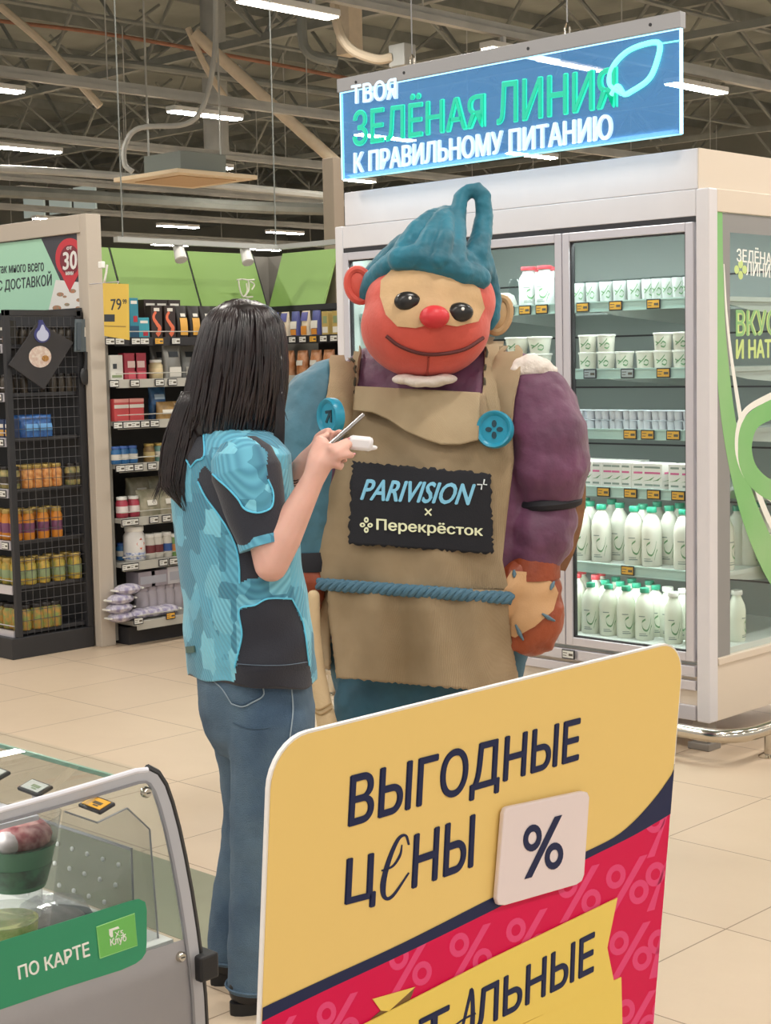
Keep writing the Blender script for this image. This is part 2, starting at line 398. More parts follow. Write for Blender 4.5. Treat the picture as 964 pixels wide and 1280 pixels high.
# ================================================================== FRIDGE
M_white = mat('fridge_white', '#d9d6d8', .35, var=.03)
M_white_warmlit = mat('fridge_white_warmlit', '#d9cbb9', .4)  # fridge white with the warm light on its side painted into the colour
M_alu = mat('aluminium', '#cfccd2', .3, metal=.35)
M_inner = mat('fridge_liner', '#9fa7a2', .5)
M_dark = mat('dark_gap', '#2c2b2e', .6)
M_rail = mat('shelf_rail_mint', '#b4cfc8', .3)
M_shelf = mat('shelf_white', '#ccd2ce', .45)
M_glass = glass('door_glass', (.93, .96, .95))
X0, X1, Y0, Y1 = -5.45, -3.397, 5.279, 6.25
fr = thing('display_fridge', 'tall white glass-door dairy fridge with warm light painted into its side', 'fridge', ((X0 + X1) / 2, 5.7, 0))
obj('base', MB().box((X0 + .002, Y0 + .012, .124), (X1 - .002, Y1, .345)), M_white_warmlit, fr)
mb = MB(); mb.box((X0 + .06, Y0 - .012, .30), (X1 - .065, Y0 + .01, .345)); mb.box((X0 + .06, Y0 - .004, .245), (X1 - .065, Y0 + .01, .285)); mb.box((X0 + .06, Y0 - .004, .125), (X1 - .065, Y0 + .01, .185))
obj('kick_panel', mb, M_alu, fr, bevel=.003)
obj('header', MB().box((X0 + .002, Y0 + .001, 2.10), (X1 - .062, Y0 + .06, 2.202)), M_white, fr, bevel=.003)
obj('side_header', MB().box((X1 - .05, Y0 + .055, 2.115), (X1, Y1, 2.203)), M_white_warmlit, fr, bevel=.003)
obj('fascia', MB().box((X0 + .06, Y0 + .004, 2.203), (X1 - .055, Y1 - .05, 2.357)), M_white, fr, bevel=.004)
obj('fascia_side', MB().box((X1 - .055, Y0 + .006, 2.203), (X1 - .050, Y1 - .05, 2.357)), M_white_warmlit, fr)
obj('roof', MB().box((X0, Y0 + .06, 2.115), (X1 - .05, Y1, 2.20)), M_inner, fr)
obj('corner_post', MB().box((X1 - .06, Y0 - .003, .122), (X1, Y0 + .06, 2.203)), M_white, fr, bevel=.006)
obj('corner_post', MB().box((X0 - .002, Y0 - .003, .122), (X0 + .05, Y0 + .06, 2.203)), M_white, fr, bevel=.006)
obj('back_panel', MB().box((X0, Y1 - .05, .345), (X1, Y1, 2.115)), M_inner, fr)
mb = MB()
for z in (.55, .9, 1.15, 1.42, 1.66, 1.92):
    mb.box((X0 + .05, Y1 - .056, z), (X1 - .05, Y1 - .05, z + .008))
for x in (-4.75, -4.1): mb.box((x - .004, Y1 - .057, .35), (x + .004, Y1 - .05, 2.1))
obj('panel_seam', mb, M_dark, fr)
obj('side_panel', MB().box((X0, Y0 + .06, .345), (X0 + .04, Y1 - .05, 2.115)), M_inner, fr)
obj('floor_tray', MB().box((X0 + .04, Y0 + .02, .345), (X1 - .02, Y1 - .05, .40)), M_shelf, fr)
sg = obj('side_window', MB().box((X1 - .022, Y0 + .062, .358), (X1 - .008, Y1 - .02, 2.113)), M_glass, fr)
M_greyb = mat('grey_film', '#8d8c8a', .5)
obj('side_sill', MB().box((X1 - .03, Y0 + .06, .345), (X1 + .004, Y1, .375)), M_white_warmlit, fr, bevel=.003)
DX = X1 - .0075
mb = MB(); mb.box((DX, Y0 + .062, 2.04), (DX + .001, Y1 - .05, 2.112)); mb.box((DX, Y0 + .062, .376), (DX + .001, Y0 + .155, 2.04))
obj('window_film', mb, M_greyb, fr)
def strip(mb, pl, ws, fn, n, t):
    pl = [Vector(p) for p in spline([(a, b, 0) for a, b in pl], 6)]; nW = len(pl); L = []; R = []
    for i, p in enumerate(pl):
        d = pl[min(i + 1, nW - 1)] - pl[max(i - 1, 0)]; d.normalize(); q = Vector((-d.y, d.x, 0)); wv = interp(ws, i / (nW - 1))[0] / 2
        L.append(fn(p.x + q.x * wv, p.y + q.y * wv)); R.append(fn(p.x - q.x * wv, p.y - q.y * wv))
    for i in range(nW - 1): mb.prism([L[i], L[i + 1], R[i + 1], R[i]], n, t)
    return mb
M_gdec = mat('green_decal', '#92bf82', .45, col2='#7cba70', var=.5, vscale=2)
M_wdec = mat('white_decal', '#f0efe6', .4)
fx = lambda u, v: atx(u, v, DX + .0012)
NX = Vector((1, 0, 0)); NY = Vector((0, -1, 0))
obj('green_swoosh', strip(MB(), [(896, 262), (897, 330), (901, 430), (913, 540), (934, 630), (966, 705), (1005, 760)], [(0, 14), (.3, 14), (.6, 20), (1, 36)], fx, NX, .0008), M_gdec, fr)
obj('white_swoosh', strip(MB(), [(905, 330), (909, 400), (919, 480), (935, 570), (957, 640), (990, 700)], [(0, 1), (.5, 5), (1, 8)], fx, NX, .001), M_wdec, fr)
obj('green_loop', strip(MB(), [(1000, 500), (962, 513), (938, 530), (931, 560), (938, 590), (962, 612), (1000, 620)], [(0, 26), (.5, 17), (1, 28)], fx, NX, .0012), M_gdec, fr)
obj('white_loop', strip(MB(), [(1000, 482), (960, 497), (930, 517), (921, 555), (930, 590), (950, 612), (990, 640)], [(0, 10), (.5, 5), (1, 10)], fx, NX, .0011), M_wdec, fr)
def qx(x, u0, v0t, v0b, u1, v1t, v1b): return [atx(u0, v0b, x), atx(u1, v1b, x), atx(u1, v1t, x), atx(u0, v0t, x)]
M_lime = mat('lime_decal', '#c9dc8c', .45)
lettering('window_lettering', 'ЗЕЛЁНАЯ', qx(DX + .0012, 921, 306, 327, 971, 313, 333), M_wdec, fr, NX, .0006, bold=.01)
lettering('window_lettering', 'ЛИНИЯ', qx(DX + .0012, 933, 326, 344, 969, 331, 348), M_wdec, fr, NX, .0006, bold=.01)
lettering('window_lettering', 'ВКУС', qx(DX + .0012, 920, 387, 421, 972, 387, 419), M_lime, fr, NX, .0006, bold=.05)
lettering('window_lettering', 'ВКУС', qx(DX + .0018, 920, 387, 421, 972, 387, 419), M_gdec, fr, NX, .0003, bold=.005)
lettering('window_lettering', 'И НАТУ', qx(DX + .0012, 920, 424, 449, 974, 424, 447), M_lime, fr, NX, .0006, bold=.04)
mb = MB()
for (u, v) in ((926, 330), (926, 344), (921, 337), (931, 337)):
    p = atx(u, v, DX + .0012); mb.prism(disc(p, Vector((0, 1, 0)), EZ, .017, 14), NX, .0006)
obj('clover_decal', mb, M_lime, fr)
# doors
for k, (a, b) in enumerate(((-5.395, -4.752), (-4.748, -4.102), (-4.098, -3.464))):
    mb = MB(); z0, z1 = .362, 2.078; t = .036; y0, y1 = Y0 - .012, Y0 + .022
    mb.box((a, y0, z0), (a + t, y1, z1)); mb.box((b - t, y0, z0), (b, y1, z1)); mb.box((a + t, y0, z0), (b - t, y1, z0 + t)); mb.box((a + t, y0, z1 - t), (b - t, y1, z1))
    d = obj('door', mb, M_alu, fr, bevel=.003)
    obj('door_glass', MB().box((a + t - .003, Y0 + .002, z0 + t - .003), (b - t + .003, Y0 + .010, z1 - t + .003)), M_glass, d)
    mb = MB(); mb.box((a + t, Y0 - .004, z0 + t), (a + t + .006, Y0 + .016, z1 - t)).box((b - t - .006, Y0 - .004, z0 + t), (b - t, Y0 + .016, z1 - t)).box((a + t, Y0 - .004, z0 + t), (b - t, Y0 + .016, z0 + t + .006)).box((a + t, Y0 - .004, z1 - t - .006), (b - t, Y0 + .016, z1 - t))
    obj('gasket', mb, M_dark, d)
obj('door_gap', MB().box((X0 + .05, Y0 + .002, 2.078), (X1 - .06, Y0 + .02, 2.10)), M_dark, fr)
SHZ = (1.795, 1.517, 1.267, 1.025, .70); RY = 5.385
for z in SHZ:
    s = obj('shelf', MB().box((X0 + .05, RY + .012, z - .018), (X1 - .035, Y1 - .12, z)), M_shelf, fr)
    obj('price_rail', MB().box((X0 + .05, RY, z - .04), (X1 - .035, RY + .012, z + .003)).box((X0 + .05, RY - .004, z - .003), (X1 - .035, RY, z + .003)).box((X0 + .05, RY - .004, z - .04), (X1 - .035, RY, z - .035)), M_rail, s)
    for x in (X1 - .05, -4.1, -4.76, X0 + .06):
        obj('bracket', MB().prism([(x, RY + .02, z - .018), (x, Y1 - .05, z - .018), (x, Y1 - .05, z - .09), (x, RY + .25, z - .05)], (1, 0, 0), .006), M_shelf, s)
# fridge lamps: strip at the top, then unseen fill added under each shelf
obj('lamp_strip', MB().box((X0 + .08, Y0 + .06, 2.095), (X1 - .1, Y0 + .085, 2.112)), mat('fridge_lamp', '#f2f8ff', .5, emit=4), fr)
ld = bpy.data.lights.new('fridge_light', 'AREA'); ld.shape = 'RECTANGLE'; ld.size = 1.8; ld.size_y = .05; ld.energy = 16; ld.color = (.93, 1, .97)
lo = bpy.data.objects.new('fridge_light', ld); COL.objects.link(lo); lo.location = (-4.43, Y0 + .07, 2.085); lo.rotation_euler = (math.radians(14), 0, 0)
for z in SHZ:
    ld = bpy.data.lights.new('shelf_fill', 'AREA'); ld.shape = 'RECTANGLE'; ld.size = 1.8; ld.size_y = .02; ld.energy = 4.5; ld.color = (.93, 1, .97)  # no strip modelled here: added fill to brighten the bottles
    lo = bpy.data.objects.new('shelf_fill', ld); COL.objects.link(lo); lo.location = (-4.43, RY + .03, z - .03); lo.rotation_euler = (math.radians(12), 0, 0)

# fridge products -------------------------------------------------------------
M_milk = mat('milk', '#eceade', .25, spec=.5)
M_milkg = mat('milk_pale', '#e9ecdc', .25)
M_lid = mat('lid_white', '#f1f0ea', .35)
M_gcap = mat('green_cap', '#2f9476', .35)
M_rcap = mat('red_cap', '#d0474f', .35)
M_print = mat('green_print', '#6f9a6e', .5)
M_print2 = mat('grey_print', '#8d9a92', .5)
M_pink = mat('pink_print', '#d8669a', .5)
def arcband(mb, r, pts, wd, rot=-PI / 2 + .5, t=.0006):    # print on a round body: pts = (angle, z)
    P = spline([(a, z, 0) for a, z in pts], 5)
    for i in range(len(P) - 1):
        a, b = P[i], P[i + 1]; q = []
        for p, s in ((a, -1), (b, -1), (b, 1), (a, 1)): q.append((r * math.cos(p.x + rot), r * math.sin(p.x + rot), p.y + s * wd))
        mb.add(q, [(0, 1, 2, 3)])
    return mb
def bottle(name, h, r, capm, body=M_milk, neck=.38):
    t = thing(name, 'x', 'bottle'); rn = r * neck
    obj('bottle_body', MB().lathe([(r * .9, 0), (r, .008), (r, h * .28), (r * .965, h * .34), (r, h * .40), (r, h * .62), (r * .9, h * .72), (r * .62, h * .83), (rn, h * .88), (rn, h * .92)], 18), body, t, smooth=True, angle=60)
    obj('cap', MB().lathe([(rn * 1.25, h * .91), (rn * 1.28, h * .915), (rn * 1.28, h * .99), (rn * 1.2, h)], 16), capm, t, smooth=True, angle=50)
    mb = MB(); R = r + .0012
    arcband(mb, R, [(.15, h * .42), (-.2, h * .36), (-.1, h * .24), (.3, h * .2), (.6, h * .3), (.75, h * .44)], .004)
    arcband(mb, R, [(.55, h * .12), (.7, h * .24), (.85, h * .3)], .004)
    obj('label_print', mb, M_print, t)
    mb = MB(); arcband(mb, R, [(-.55, h * .47), (.1, h * .47)], .002); arcband(mb, R, [(-.5, h * .1), (.35, h * .1)], .002); arcband(mb, R, [(-.5, h * .135), (.2, h * .135)], .0014)
    obj('text_print', mb, M_print2, t)
    return Proto(t)
def cup(name, h, r0, r1, lidm=M_lid, body=M_milk):
    t = thing(name, 'x', 'yogurt cup')
    obj('cup_body', MB().lathe([(r0 * .95, 0), (r0, .003), (r1, h * .88), (r1, h * .92)], 18), body, t, smooth=True, angle=50)
    obj('lid', MB().lathe([(r1 * 1.06, h * .89), (r1 * 1.08, h * .9), (r1 * 1.08, h * .98), (r1 * 1.03, h)], 18), lidm, t, smooth=True, angle=40)
    mb = MB(); R = (r0 + r1) / 2 * 1.035
    arcband(mb, R, [(-.7, h * .3), (-.2, h * .5), (.2, h * .75)], .003); arcband(mb, R, [(-.1, h * .25), (.25, h * .2), (.45, h * .38), (.15, h * .5), (-.1, h * .36)], .003); arcband(mb, R, [(-.8, h * .5), (-.4, h * .42)], .0025)
    obj('label_print', mb, M_print, t)
    return Proto(t)
B_g = bottle('milk_bottle', .245, .043, M_gcap); B_gf = bottle('milk_bottle', .215, .040, M_gcap, M_milkg)
B_r = bottle('milk_bottle', .23, .040, M_rcap, M_milkg); B_w = bottle('milk_bottle', .21, .037, M_lid, M_milkg, .5)
def rown(proto, us, vv, y, z, desc, where, group):
    for i, u in enumerate(us):
        p = aty(u, vv, y); proto.put((p.x, y, z), random.uniform(-.25, .25), '%s, %s from the left, %s' % (desc, ORDN[i], where), group)
rown(B_g, (727, 752, 793, 815, 855), 660, 5.46, .70, 'green-capped milk bottle', 'front row of the fifth fridge shelf', 'milk bottles on the fifth fridge shelf')
rown(B_g, (738, 775, 804, 837, 866), 655, 5.56, .70, 'green-capped milk bottle', 'second row of the fifth fridge shelf', 'milk bottles on the fifth fridge shelf')
rown(B_g, (732, 765, 822, 850), 655, 5.68, .70, 'green-capped milk bottle', 'third row of the fifth fridge shelf', 'milk bottles on the fifth fridge shelf')
rown(B_r, (716,), 750, 5.40, .40, 'red-capped milk bottle', 'front row of the fridge floor', 'bottles on the fridge floor')
rown(B_gf, (739, 761, 783, 806), 760, 5.40, .40, 'green-capped ribbed milk bottle', 'front row of the fridge floor', 'bottles on the fridge floor')
rown(B_gf, (757, 776, 796, 820), 750, 5.50, .40, 'green-capped ribbed milk bottle', 'second row of the fridge floor', 'bottles on the fridge floor')
rown(B_gf, (770, 790, 812), 745, 5.60, .40, 'green-capped ribbed milk bottle', 'third row of the fridge floor', 'bottles on the fridge floor')
rown(B_r, (722, 745), 745, 5.52, .40, 'red-capped milk bottle', 'second row of the fridge floor', 'bottles on the fridge floor')
rown(B_r, (728, 752), 745, 5.63, .40, 'red-capped milk bottle', 'third row of the fridge floor', 'bottles on the fridge floor')
rown(B_w, (842, 868), 755, 5.40, .40, 'white-capped smooth kefir bottle', 'front row of the fridge floor', 'bottles on the fridge floor')
rown(B_w, (835, 855), 750, 5.51, .40, 'white-capped smooth kefir bottle', 'second row of the fridge floor', 'bottles on the fridge floor')
p = atx(921, 805, X1 - .075); B_w.put((p.x, p.y, .40), 1.2, 'white-capped kefir bottle standing alone behind the side glass', 'bottles on the fridge floor')
for i, (u, y) in enumerate(((905, 5.55), (922, 5.66), (938, 5.60), (952, 5.75))):
    p = atx(u, 690, X1 - .09 - .05 * (i % 2)); B_g.put((p.x, p.y, .70), 1.1, 'pale milk bottle seen through the side glass, %s from the corner post' % ORDN[i], 'milk bottles on the fifth fridge shelf')
# cartons
ct = thing('milk_carton', 'x', 'carton')
obj('carton_body', MB().box((-.03, -.045, 0), (.03, .045, .105)), mat('carton_white', '#efece8', .35), ct, bevel=.002)
obj('pink_band', MB().box((-.02, -.0456, .062), (.02, -.045, .07)).box((.0300, -.03, .062), (.0306, .03, .07)), M_pink, ct)
mb = MB(); mb.prism([(-.028, -.0452, .032), (.0, -.0452, .038), (.028, -.0452, .052), (.01, -.0452, .036)], NY, .0006); mb.prism([(.0302, -.043, .032), (.0302, .0, .038), (.0302, .043, .052), (.0302, .01, .036)], NX, .0006)
obj('leaf_print', mb, M_print, ct)
obj('text_print', MB().box((-.02, -.0456, .085), (.02, -.045, .093)).box((-.018, -.0456, .012), (.018, -.045, .02)).box((.0300, -.03, .012), (.0306, .03, .02)), M_print2, ct)
PC = Proto(ct)
rown(PC, (705, 718, 730, 742, 754, 767, 778, 791, 804, 818, 830, 851, 866), 590, 5.45, 1.025, 'pink-banded milk carton', 'front row of the fourth fridge shelf', 'milk cartons on the fourth fridge shelf')
rown(PC, (722, 734, 746, 758, 771, 785, 798), 585, 5.56, 1.025, 'white milk carton', 'second row of the fourth fridge shelf', 'milk cartons on the fourth fridge shelf')
# cups
C_b = cup('yogurt_cup', .072, .034, .038)
for i, (u, n) in enumerate(((735, 2), (758, 2), (781, 1), (807, 1), (829, 2), (853, 2))):
    p = aty(u, 445, 5.455)
    for k in range(n): C_b.put((p.x, 5.455, 1.517 + .0725 * k), random.uniform(-.1, .1), 'white yogurt cup, %s of the %s stack from the door frame, second fridge shelf' % ('bottom' if k == 0 else 'top', ORDN[i]), 'yogurt cups on the second fridge shelf')
C_w = cup('yogurt_cup', .072, .042, .052)
for i, (u, n) in enumerate(((647, 2), (675, 2))):
    p = aty(u, 440, 5.44)
    for k in range(n): C_w.put((p.x, 5.44, 1.517 + .0725 * k), random.uniform(-.1, .1), 'wide white tub with green print behind the costume ear, %s of the %s stack' % ('bottom' if k == 0 else 'top', 'outer' if i == 0 else 'inner'), 'wide tubs on the second fridge shelf')
C_s = cup('yogurt_cup', .092, .03, .034, glass('cup_clear_lid', (.9, .93, .93)), mat('cup_frosted', '#d6dcda', .25))
rown(C_s, (713, 725, 742, 759, 776, 794, 812, 824, 837, 850, 864), 360, 5.45, 1.795, 'frosted dessert cup', 'front row of the top fridge shelf', 'dessert cups on the top fridge shelf')
rown(C_s, (718, 733, 750, 768, 786, 803, 830, 858), 355, 5.56, 1.795, 'frosted dessert cup', 'second row of the top fridge shelf', 'dessert cups on the top fridge shelf')
B_big = bottle('milk_bottle', .17, .044, M_rcap, mat('bottle_frosted', '#d9dedd', .2), .6)
rown(B_big, (661, 681), 355, 5.46, 1.795, 'frosted bottle with red cap', 'top fridge shelf beside the costume hair', 'red-capped bottles on the top fridge shelf')
rown(B_big, (668, 690), 352, 5.57, 1.795, 'frosted bottle with red cap', 'second row of the top fridge shelf', 'red-capped bottles on the top fridge shelf')
t = thing('clear_jar', 'empty clear plastic jar beside the red-capped bottles on top shelf', 'jar', aty(646, 378, 5.45) * 1); t.location.z = 1.795; ORG[t.name] = Vector(t.location)
o = obj('jar_body', MB().lathe([(.03, 0), (.036, .01), (.036, .1), (.028, .12)], 14, t.location), glass('clear_plastic', (.86, .89, .9)), t, smooth=True)
t = thing('paper_carton', 'white sloped carton at the costume ear on the top shelf', 'carton', aty(630, 378, 5.44) * 1); t.location.z = 1.795; ORG[t.name] = Vector(t.location); L0 = t.location
mb = MB().loft([[L0 + Vector(q) for q in ((-.05, -.04, 0), (.05, -.04, 0), (.05, .04, 0), (-.05, .04, 0))], [L0 + Vector(q) for q in ((-.035, -.03, .05), (.035, -.03, .05), (.035, .03, .05), (-.035, .03, .05))], [L0 + Vector(q) for q in ((-.03, -.004, .062), (.03, -.004, .062), (.03, .004, .062), (-.03, .004, .062))]])
obj('carton_body', mb, M_milk, t); obj('leaf_print', MB().box((L0.x - .02, L0.y - .0415, L0.z + .018), (L0.x + .015, L0.y - .038, L0.z + .024)), M_print, t)
# small cup multipacks
mp = thing('cup_multipack', 'x', 'multipack')
mb = MB(); ml = MB()
for i in range(2):
    for j in range(2):
        mb.lathe([(.016, 0), (.02, .036)], 12, (-.021 + .042 * i, -.021 + .042 * j, 0)); 
ml.box((-.043, -.043, .036), (.043, .043, .039))
obj('cup_body', mb, mat('cup_lilac', '#d9dbe4', .3), mp, smooth=True); obj('foil_lid', ml, mat('foil_lid', '#c7cfd8', .3), mp, bevel=.001)
PM = Proto(mp)
for i, u in enumerate((722, 748, 766, 783, 801, 819, 838, 858)):
    p = aty(u, 520, 5.46)
    for k in range(2): PM.put((p.x, 5.46, 1.267 + .0395 * k), 0, 'foil-topped cup pack, %s layer, %s from the door frame, third fridge shelf' % ('lower' if k == 0 else 'upper', ORDN[i]), 'cup packs on the third fridge shelf')
pt = thing('cheese_pack', 'x', 'pack')
mb = MB()
for i in range(5):
    t_ = i / 4; mb_r = .5 + .5 * math.sin(PI * (.15 + .7 * t_))
obj('pack_body', MB().ell((0, 0, .03), .06, .045, .03, nu=14, nv=8), mat('cheese_pack', '#c9cfae', .3, var=.5, vscale=30, col2='#e8e9df'), pt, smooth=True)
obj('seal', MB().box((-.068, -.02, .027), (-.055, .02, .031)).box((.055, -.02, .027), (.068, .02, .031)), M_lid, pt)
PK = Proto(pt)
for i, (u, y) in enumerate(((712, 5.66), (732, 5.66), (758, 5.7), (782, 5.7), (806, 5.7))):
    p = aty(u, 500, y); PK.put((p.x, y, 1.267), 0, 'pale green wrapped cheese pack, %s from the door frame behind the cup packs' % ORDN[i], 'cheese packs on the third fridge shelf')
# price tags
def tagproto(name, w_, h_, face):
    t = thing(name, 'x', 'price tag')
    obj('tag_frame', MB().box((-w_ / 2, -.004, -h_ / 2), (w_ / 2, 0, h_ / 2)), mat('tag_black', '#26262a', .4), t, bevel=.001)
    obj('tag_screen', MB().box((-w_ / 2 + .005, -.0047, -h_ / 2 + .005), (w_ / 2 - .005, -.004, h_ / 2 - .005)), face, t)
    obj('tag_print', MB().box((.004, -.0052, -.006), (w_ / 2 - .008, -.0047, .004)).box((-w_ / 2 + .008, -.0052, .004), (-.004, -.0047, .007)).box((-w_ / 2 + .008, -.0052, -.007), (-.008, -.0047, -.004)), mat('tag_ink', '#5a5347', .5), t)
    return Proto(t)
M_ty = mat('tag_yellow', '#e5ad3f', .4); M_tw = mat('tag_white', '#dcdcd6', .4); M_tg = mat('tag_grey', '#a9b2b6', .4)
T_y = tagproto('price_tag', .066, .040, M_ty); T_w = tagproto('price_tag', .066, .040, M_tw); T_g = tagproto('price_tag', .066, .04, M_tg)
for s, (z, us) in enumerate(((1.776, (618, 637, 658, 679, 730, 771, 818)), (1.499, (830,)), (1.249, (788, 810, 842)), (1.006, (754, 788, 817, 848)))):
    for i, u in enumerate(us):
        p = aty(u, 500, RY - .005); T_y.put((p.x, RY - .005, z), 0, 'yellow price tag in dark frame, %s from the costume side on the %s fridge rail' % (ORDN[i], ORDN[s]), 'yellow tags on the fridge rails')
for i, u in enumerate((707, 738, 785)):
    p = aty(u, 460, RY - .005); T_g.put((p.x, RY - .005, 1.499), 0, 'grey price tag in dark frame, %s from the costume side on the second fridge rail' % ORDN[i], 'grey tags on the second fridge rail')
p = aty(785, 697, RY - .005); T_y.put((p.x, RY - .005, .684), 0, 'yellow price tag alone on the fifth fridge rail')
p = aty(711, 828, Y0 - .02); T_w.put((p.x, Y0 - .02, .325), 0, 'white price tag clipped on the fridge bottom lip')
# bumper rail round the fridge
M_chrome = mat('stainless', '#c9c2b4', .18, metal=1)
br = thing('bumper_rail', 'polished stainless steel bumper rail around the fridge base', 'bumper rail', (-3.2, 5.1, 0))
zt = .115; pts = [(-5.6, 5.14, zt), (-4.6, 5.14, zt), (-3.34, 5.14, zt)] + [(-3.34 + .14 * math.sin(a), 5.28 - .14 * math.cos(a), zt) for a in (.3, .6, .9, 1.2, PI / 2)] + [(-3.2, 5.45, zt), (-3.2, 6.4, zt)]
obj('tube', MB().tube(pts, .027, 14), M_chrome, br, smooth=True)
for (x, y) in ((-3.2, 5.395), (-3.2, 6.2), (-4.4, 5.14), (-5.4, 5.14)):
    f = obj('post', MB().lathe([(.022, 0), (.022, zt)], 14, (x, y, 0)), M_chrome, br, smooth=True); obj('base_flange', MB().lathe([(.045, 0), (.045, .004), (.03, .012)], 18, (x, y, 0)), M_chrome, f, smooth=True)
for i, (x, y) in enumerate(((-3.47, 5.35), (-4.4, 5.35), (-5.35, 5.35), (-3.47, 6.1))):
    f = obj('foot', MB().box((x - .035, y - .035, 0), (x + .035, y + .035, .122)).box((x - .05, y - .045, 0), (x + .05, y + .045, .03)), mat('foot_grey', '#8b8680', .4, metal=.4), fr, bevel=.004)

# ================================================================== HANGING NEON SIGN
hs = thing('hanging_sign', 'blue translucent neon sign hanging above the fridge', 'sign', (-4.4, 5.2, 2.4))
M_acr = glass('blue_acrylic', (.55, .70, .86), ior=1.5, haze=.32, hazecol=(.14, .40, .74), glow=.48)
SY = 5.2
def sy_(u, v): return aty(u, v, SY)
obj('panel', MB().box((-5.315, SY, 2.405), (-3.472, SY + .012, 2.80)), M_acr, hs)
obj('top_rail', MB().box((-5.325, SY - .012, 2.797), (-3.465, SY + .026, 2.858)), mat('rail_grey', '#9a9a9c', .4, metal=.3), hs, bevel=.003)
mb = MB()
for x in (-5.2, -4.9, -4.2, -3.6): mb.lathe([(.007, 0), (.007, .002)], 8, (0, 0, 0)); mb.v = mb.v[:-16] + [Vector((x + q.x, SY - .012 - q.z, 2.828 + q.y)) for q in mb.v[-16:]]
obj('screw', mb, M_dark, hs)
M_edge = mat('neon_edge', '#a9e4ff', .4, emit=1.6); M_nw = mat('neon_white', '#cfe6f5', .4, emit=.45); M_ng = mat('neon_green', '#35d9b8', .4, emit=.7); M_leaf = mat('neon_mint', '#7dffe4', .4, emit=1.1)
obj('lit_edge', MB().box((-3.476, SY - .002, 2.405), (-3.470, SY + .014, 2.80)).box((-5.317, SY - .002, 2.405), (-5.311, SY + .014, 2.80)).box((-5.311, SY - .0015, 2.792), (-3.476, SY - .0005, 2.797)), M_edge, hs)
obj('lit_edge_bottom', MB().box((-5.311, SY - .002, 2.402), (-3.476, SY + .014, 2.406)), mat('neon_edge_dim', '#7fc3c8', .4, emit=.7), hs)
def q4(fn, *p): return [fn(*a) for a in p]
lettering('neon_lettering', 'ТВОЯ', q4(sy_, (441, 131), (498, 124), (498, 97), (441, 107)), M_nw, hs, NY, .012, bold=.03)
M_ngl = mat('neon_green_core', '#12ae8e', .4, emit=.68)
for wd, ua, ub in (('ЗЕЛЁНАЯ', 443, 607), ('ЛИНИЯ', 623, 772)):
    bt = lambda u: 183 - .152 * (u - 443); tp = lambda u: 128 - .1337 * (u - 443)
    lettering('neon_lettering', wd, q4(sy_, (ua - 1, bt(ua) + 1), (ub + 1, bt(ub) + 1), (ub + 1, tp(ub) - 1), (ua - 1, tp(ua) - 1)), M_ng, hs, NY, .006, bold=.016)
    lettering('neon_lettering', wd, q4(sy_, (ua + .5, bt(ua) - .5), (ub - .5, bt(ub) - .5), (ub - .5, tp(ub) + .5), (ua + .5, tp(ua) + .5)), M_ngl, hs, NY, .004, .008, bold=.004)
lettering('neon_lettering', 'К ПРАВИЛЬНОМУ ПИТАНИЮ', q4(sy_, (444, 217), (767, 174), (767, 142), (444, 191)), M_nw, hs, NY, .012, bold=.026)
lp = spline([sy_(*q) for q in ((779, 117), (764, 105), (768, 84), (784, 66), (806, 56), (826, 55), (822, 80), (812, 100), (792, 114), (782, 118), (774, 108), (766, 119))], 6)
obj('leaf_outline', MB().tube([p + NY * .008 for p in lp], .011, 8), M_leaf, hs, smooth=True)
obj('leaf_stalk', MB().tube([sy_(826, 55) + NY * .006, sy_(851, 51) + NY * .006], .003, 6), M_leaf, hs)
for u in (514, 708):
    a = sy_(u, 70 if u < 600 else 36); x = a.x
    mb = MB().tube([(x, SY + .006, 2.9), (x, SY + .006, 6.5)], .003, 5); 
    cb = obj('cable', mb, mat('cable_grey', '#8c8c8c', .4), hs)
    obj('shackle', MB().tube([(x - .012, SY + .006, 2.858), (x - .012, SY + .006, 2.885), (x, SY + .006, 2.905), (x + .012, SY + .006, 2.885), (x + .012, SY + .006, 2.858)], .004, 6), M_chrome, cb)
ld = bpy.data.lights.new('neon_glow', 'AREA'); ld.shape = 'RECTANGLE'; ld.size = 1.8; ld.size_y = .03; ld.energy = 1.3; ld.color = (.45, .78, 1)
lo = bpy.data.objects.new('neon_glow', ld); COL.objects.link(lo); lo.location = (-4.4, SY - .03, 2.42); lo.rotation_euler = (math.radians(25), 0, 0)

# ================================================================== LEFT: HEADER STAND, BLACK SHELVES, WALL SHELVES
M_frame = mat('frame_greige', '#bdb2a4', .5)
st = thing('sign_portal', 'tall greige portal frame holding the mint delivery sign', 'frame', (-7.36, 5.25, 0))
obj('post', MB().box((-7.395, 5.20, 0), (-7.335, 5.30, 2.412)), M_frame, st, bevel=.004)
obj('post', MB().box((-9.46, 5.20, 0), (-9.40, 5.30, 2.412)), M_frame, st, bevel=.004)
obj('top_beam', MB().box((-9.40, 5.20, 2.312), (-7.395, 5.30, 2.412)), M_frame, st, bevel=.004)
obj('stile', MB().box((-7.445, 5.215, 0), (-7.395, 5.28, 2.312)), M_frame, st)
obj('back_board', MB().box((-9.40, 5.225, 0), (-7.445, 5.275, 2.312)), mat('board_dark', '#3a3a40', .6), st)
sp_ = lambda u, v: aty(u, v, 5.222)
z3 = lambda x, y: sp_(x / 3.5538, 240 + y / 3.5538)
M_mint = mat('sign_mint', '#a9d8bd', .4); M_ink = mat('sign_ink', '#3b4148', .5); M_signd = mat('sign_slate', '#45454c', .5); M_red = mat('sign_red', '#c83a44', .4); M_signw = mat('sign_white', '#e4e2de', .4); M_blu = mat('sign_skyblue', '#b9c9dc', .4)
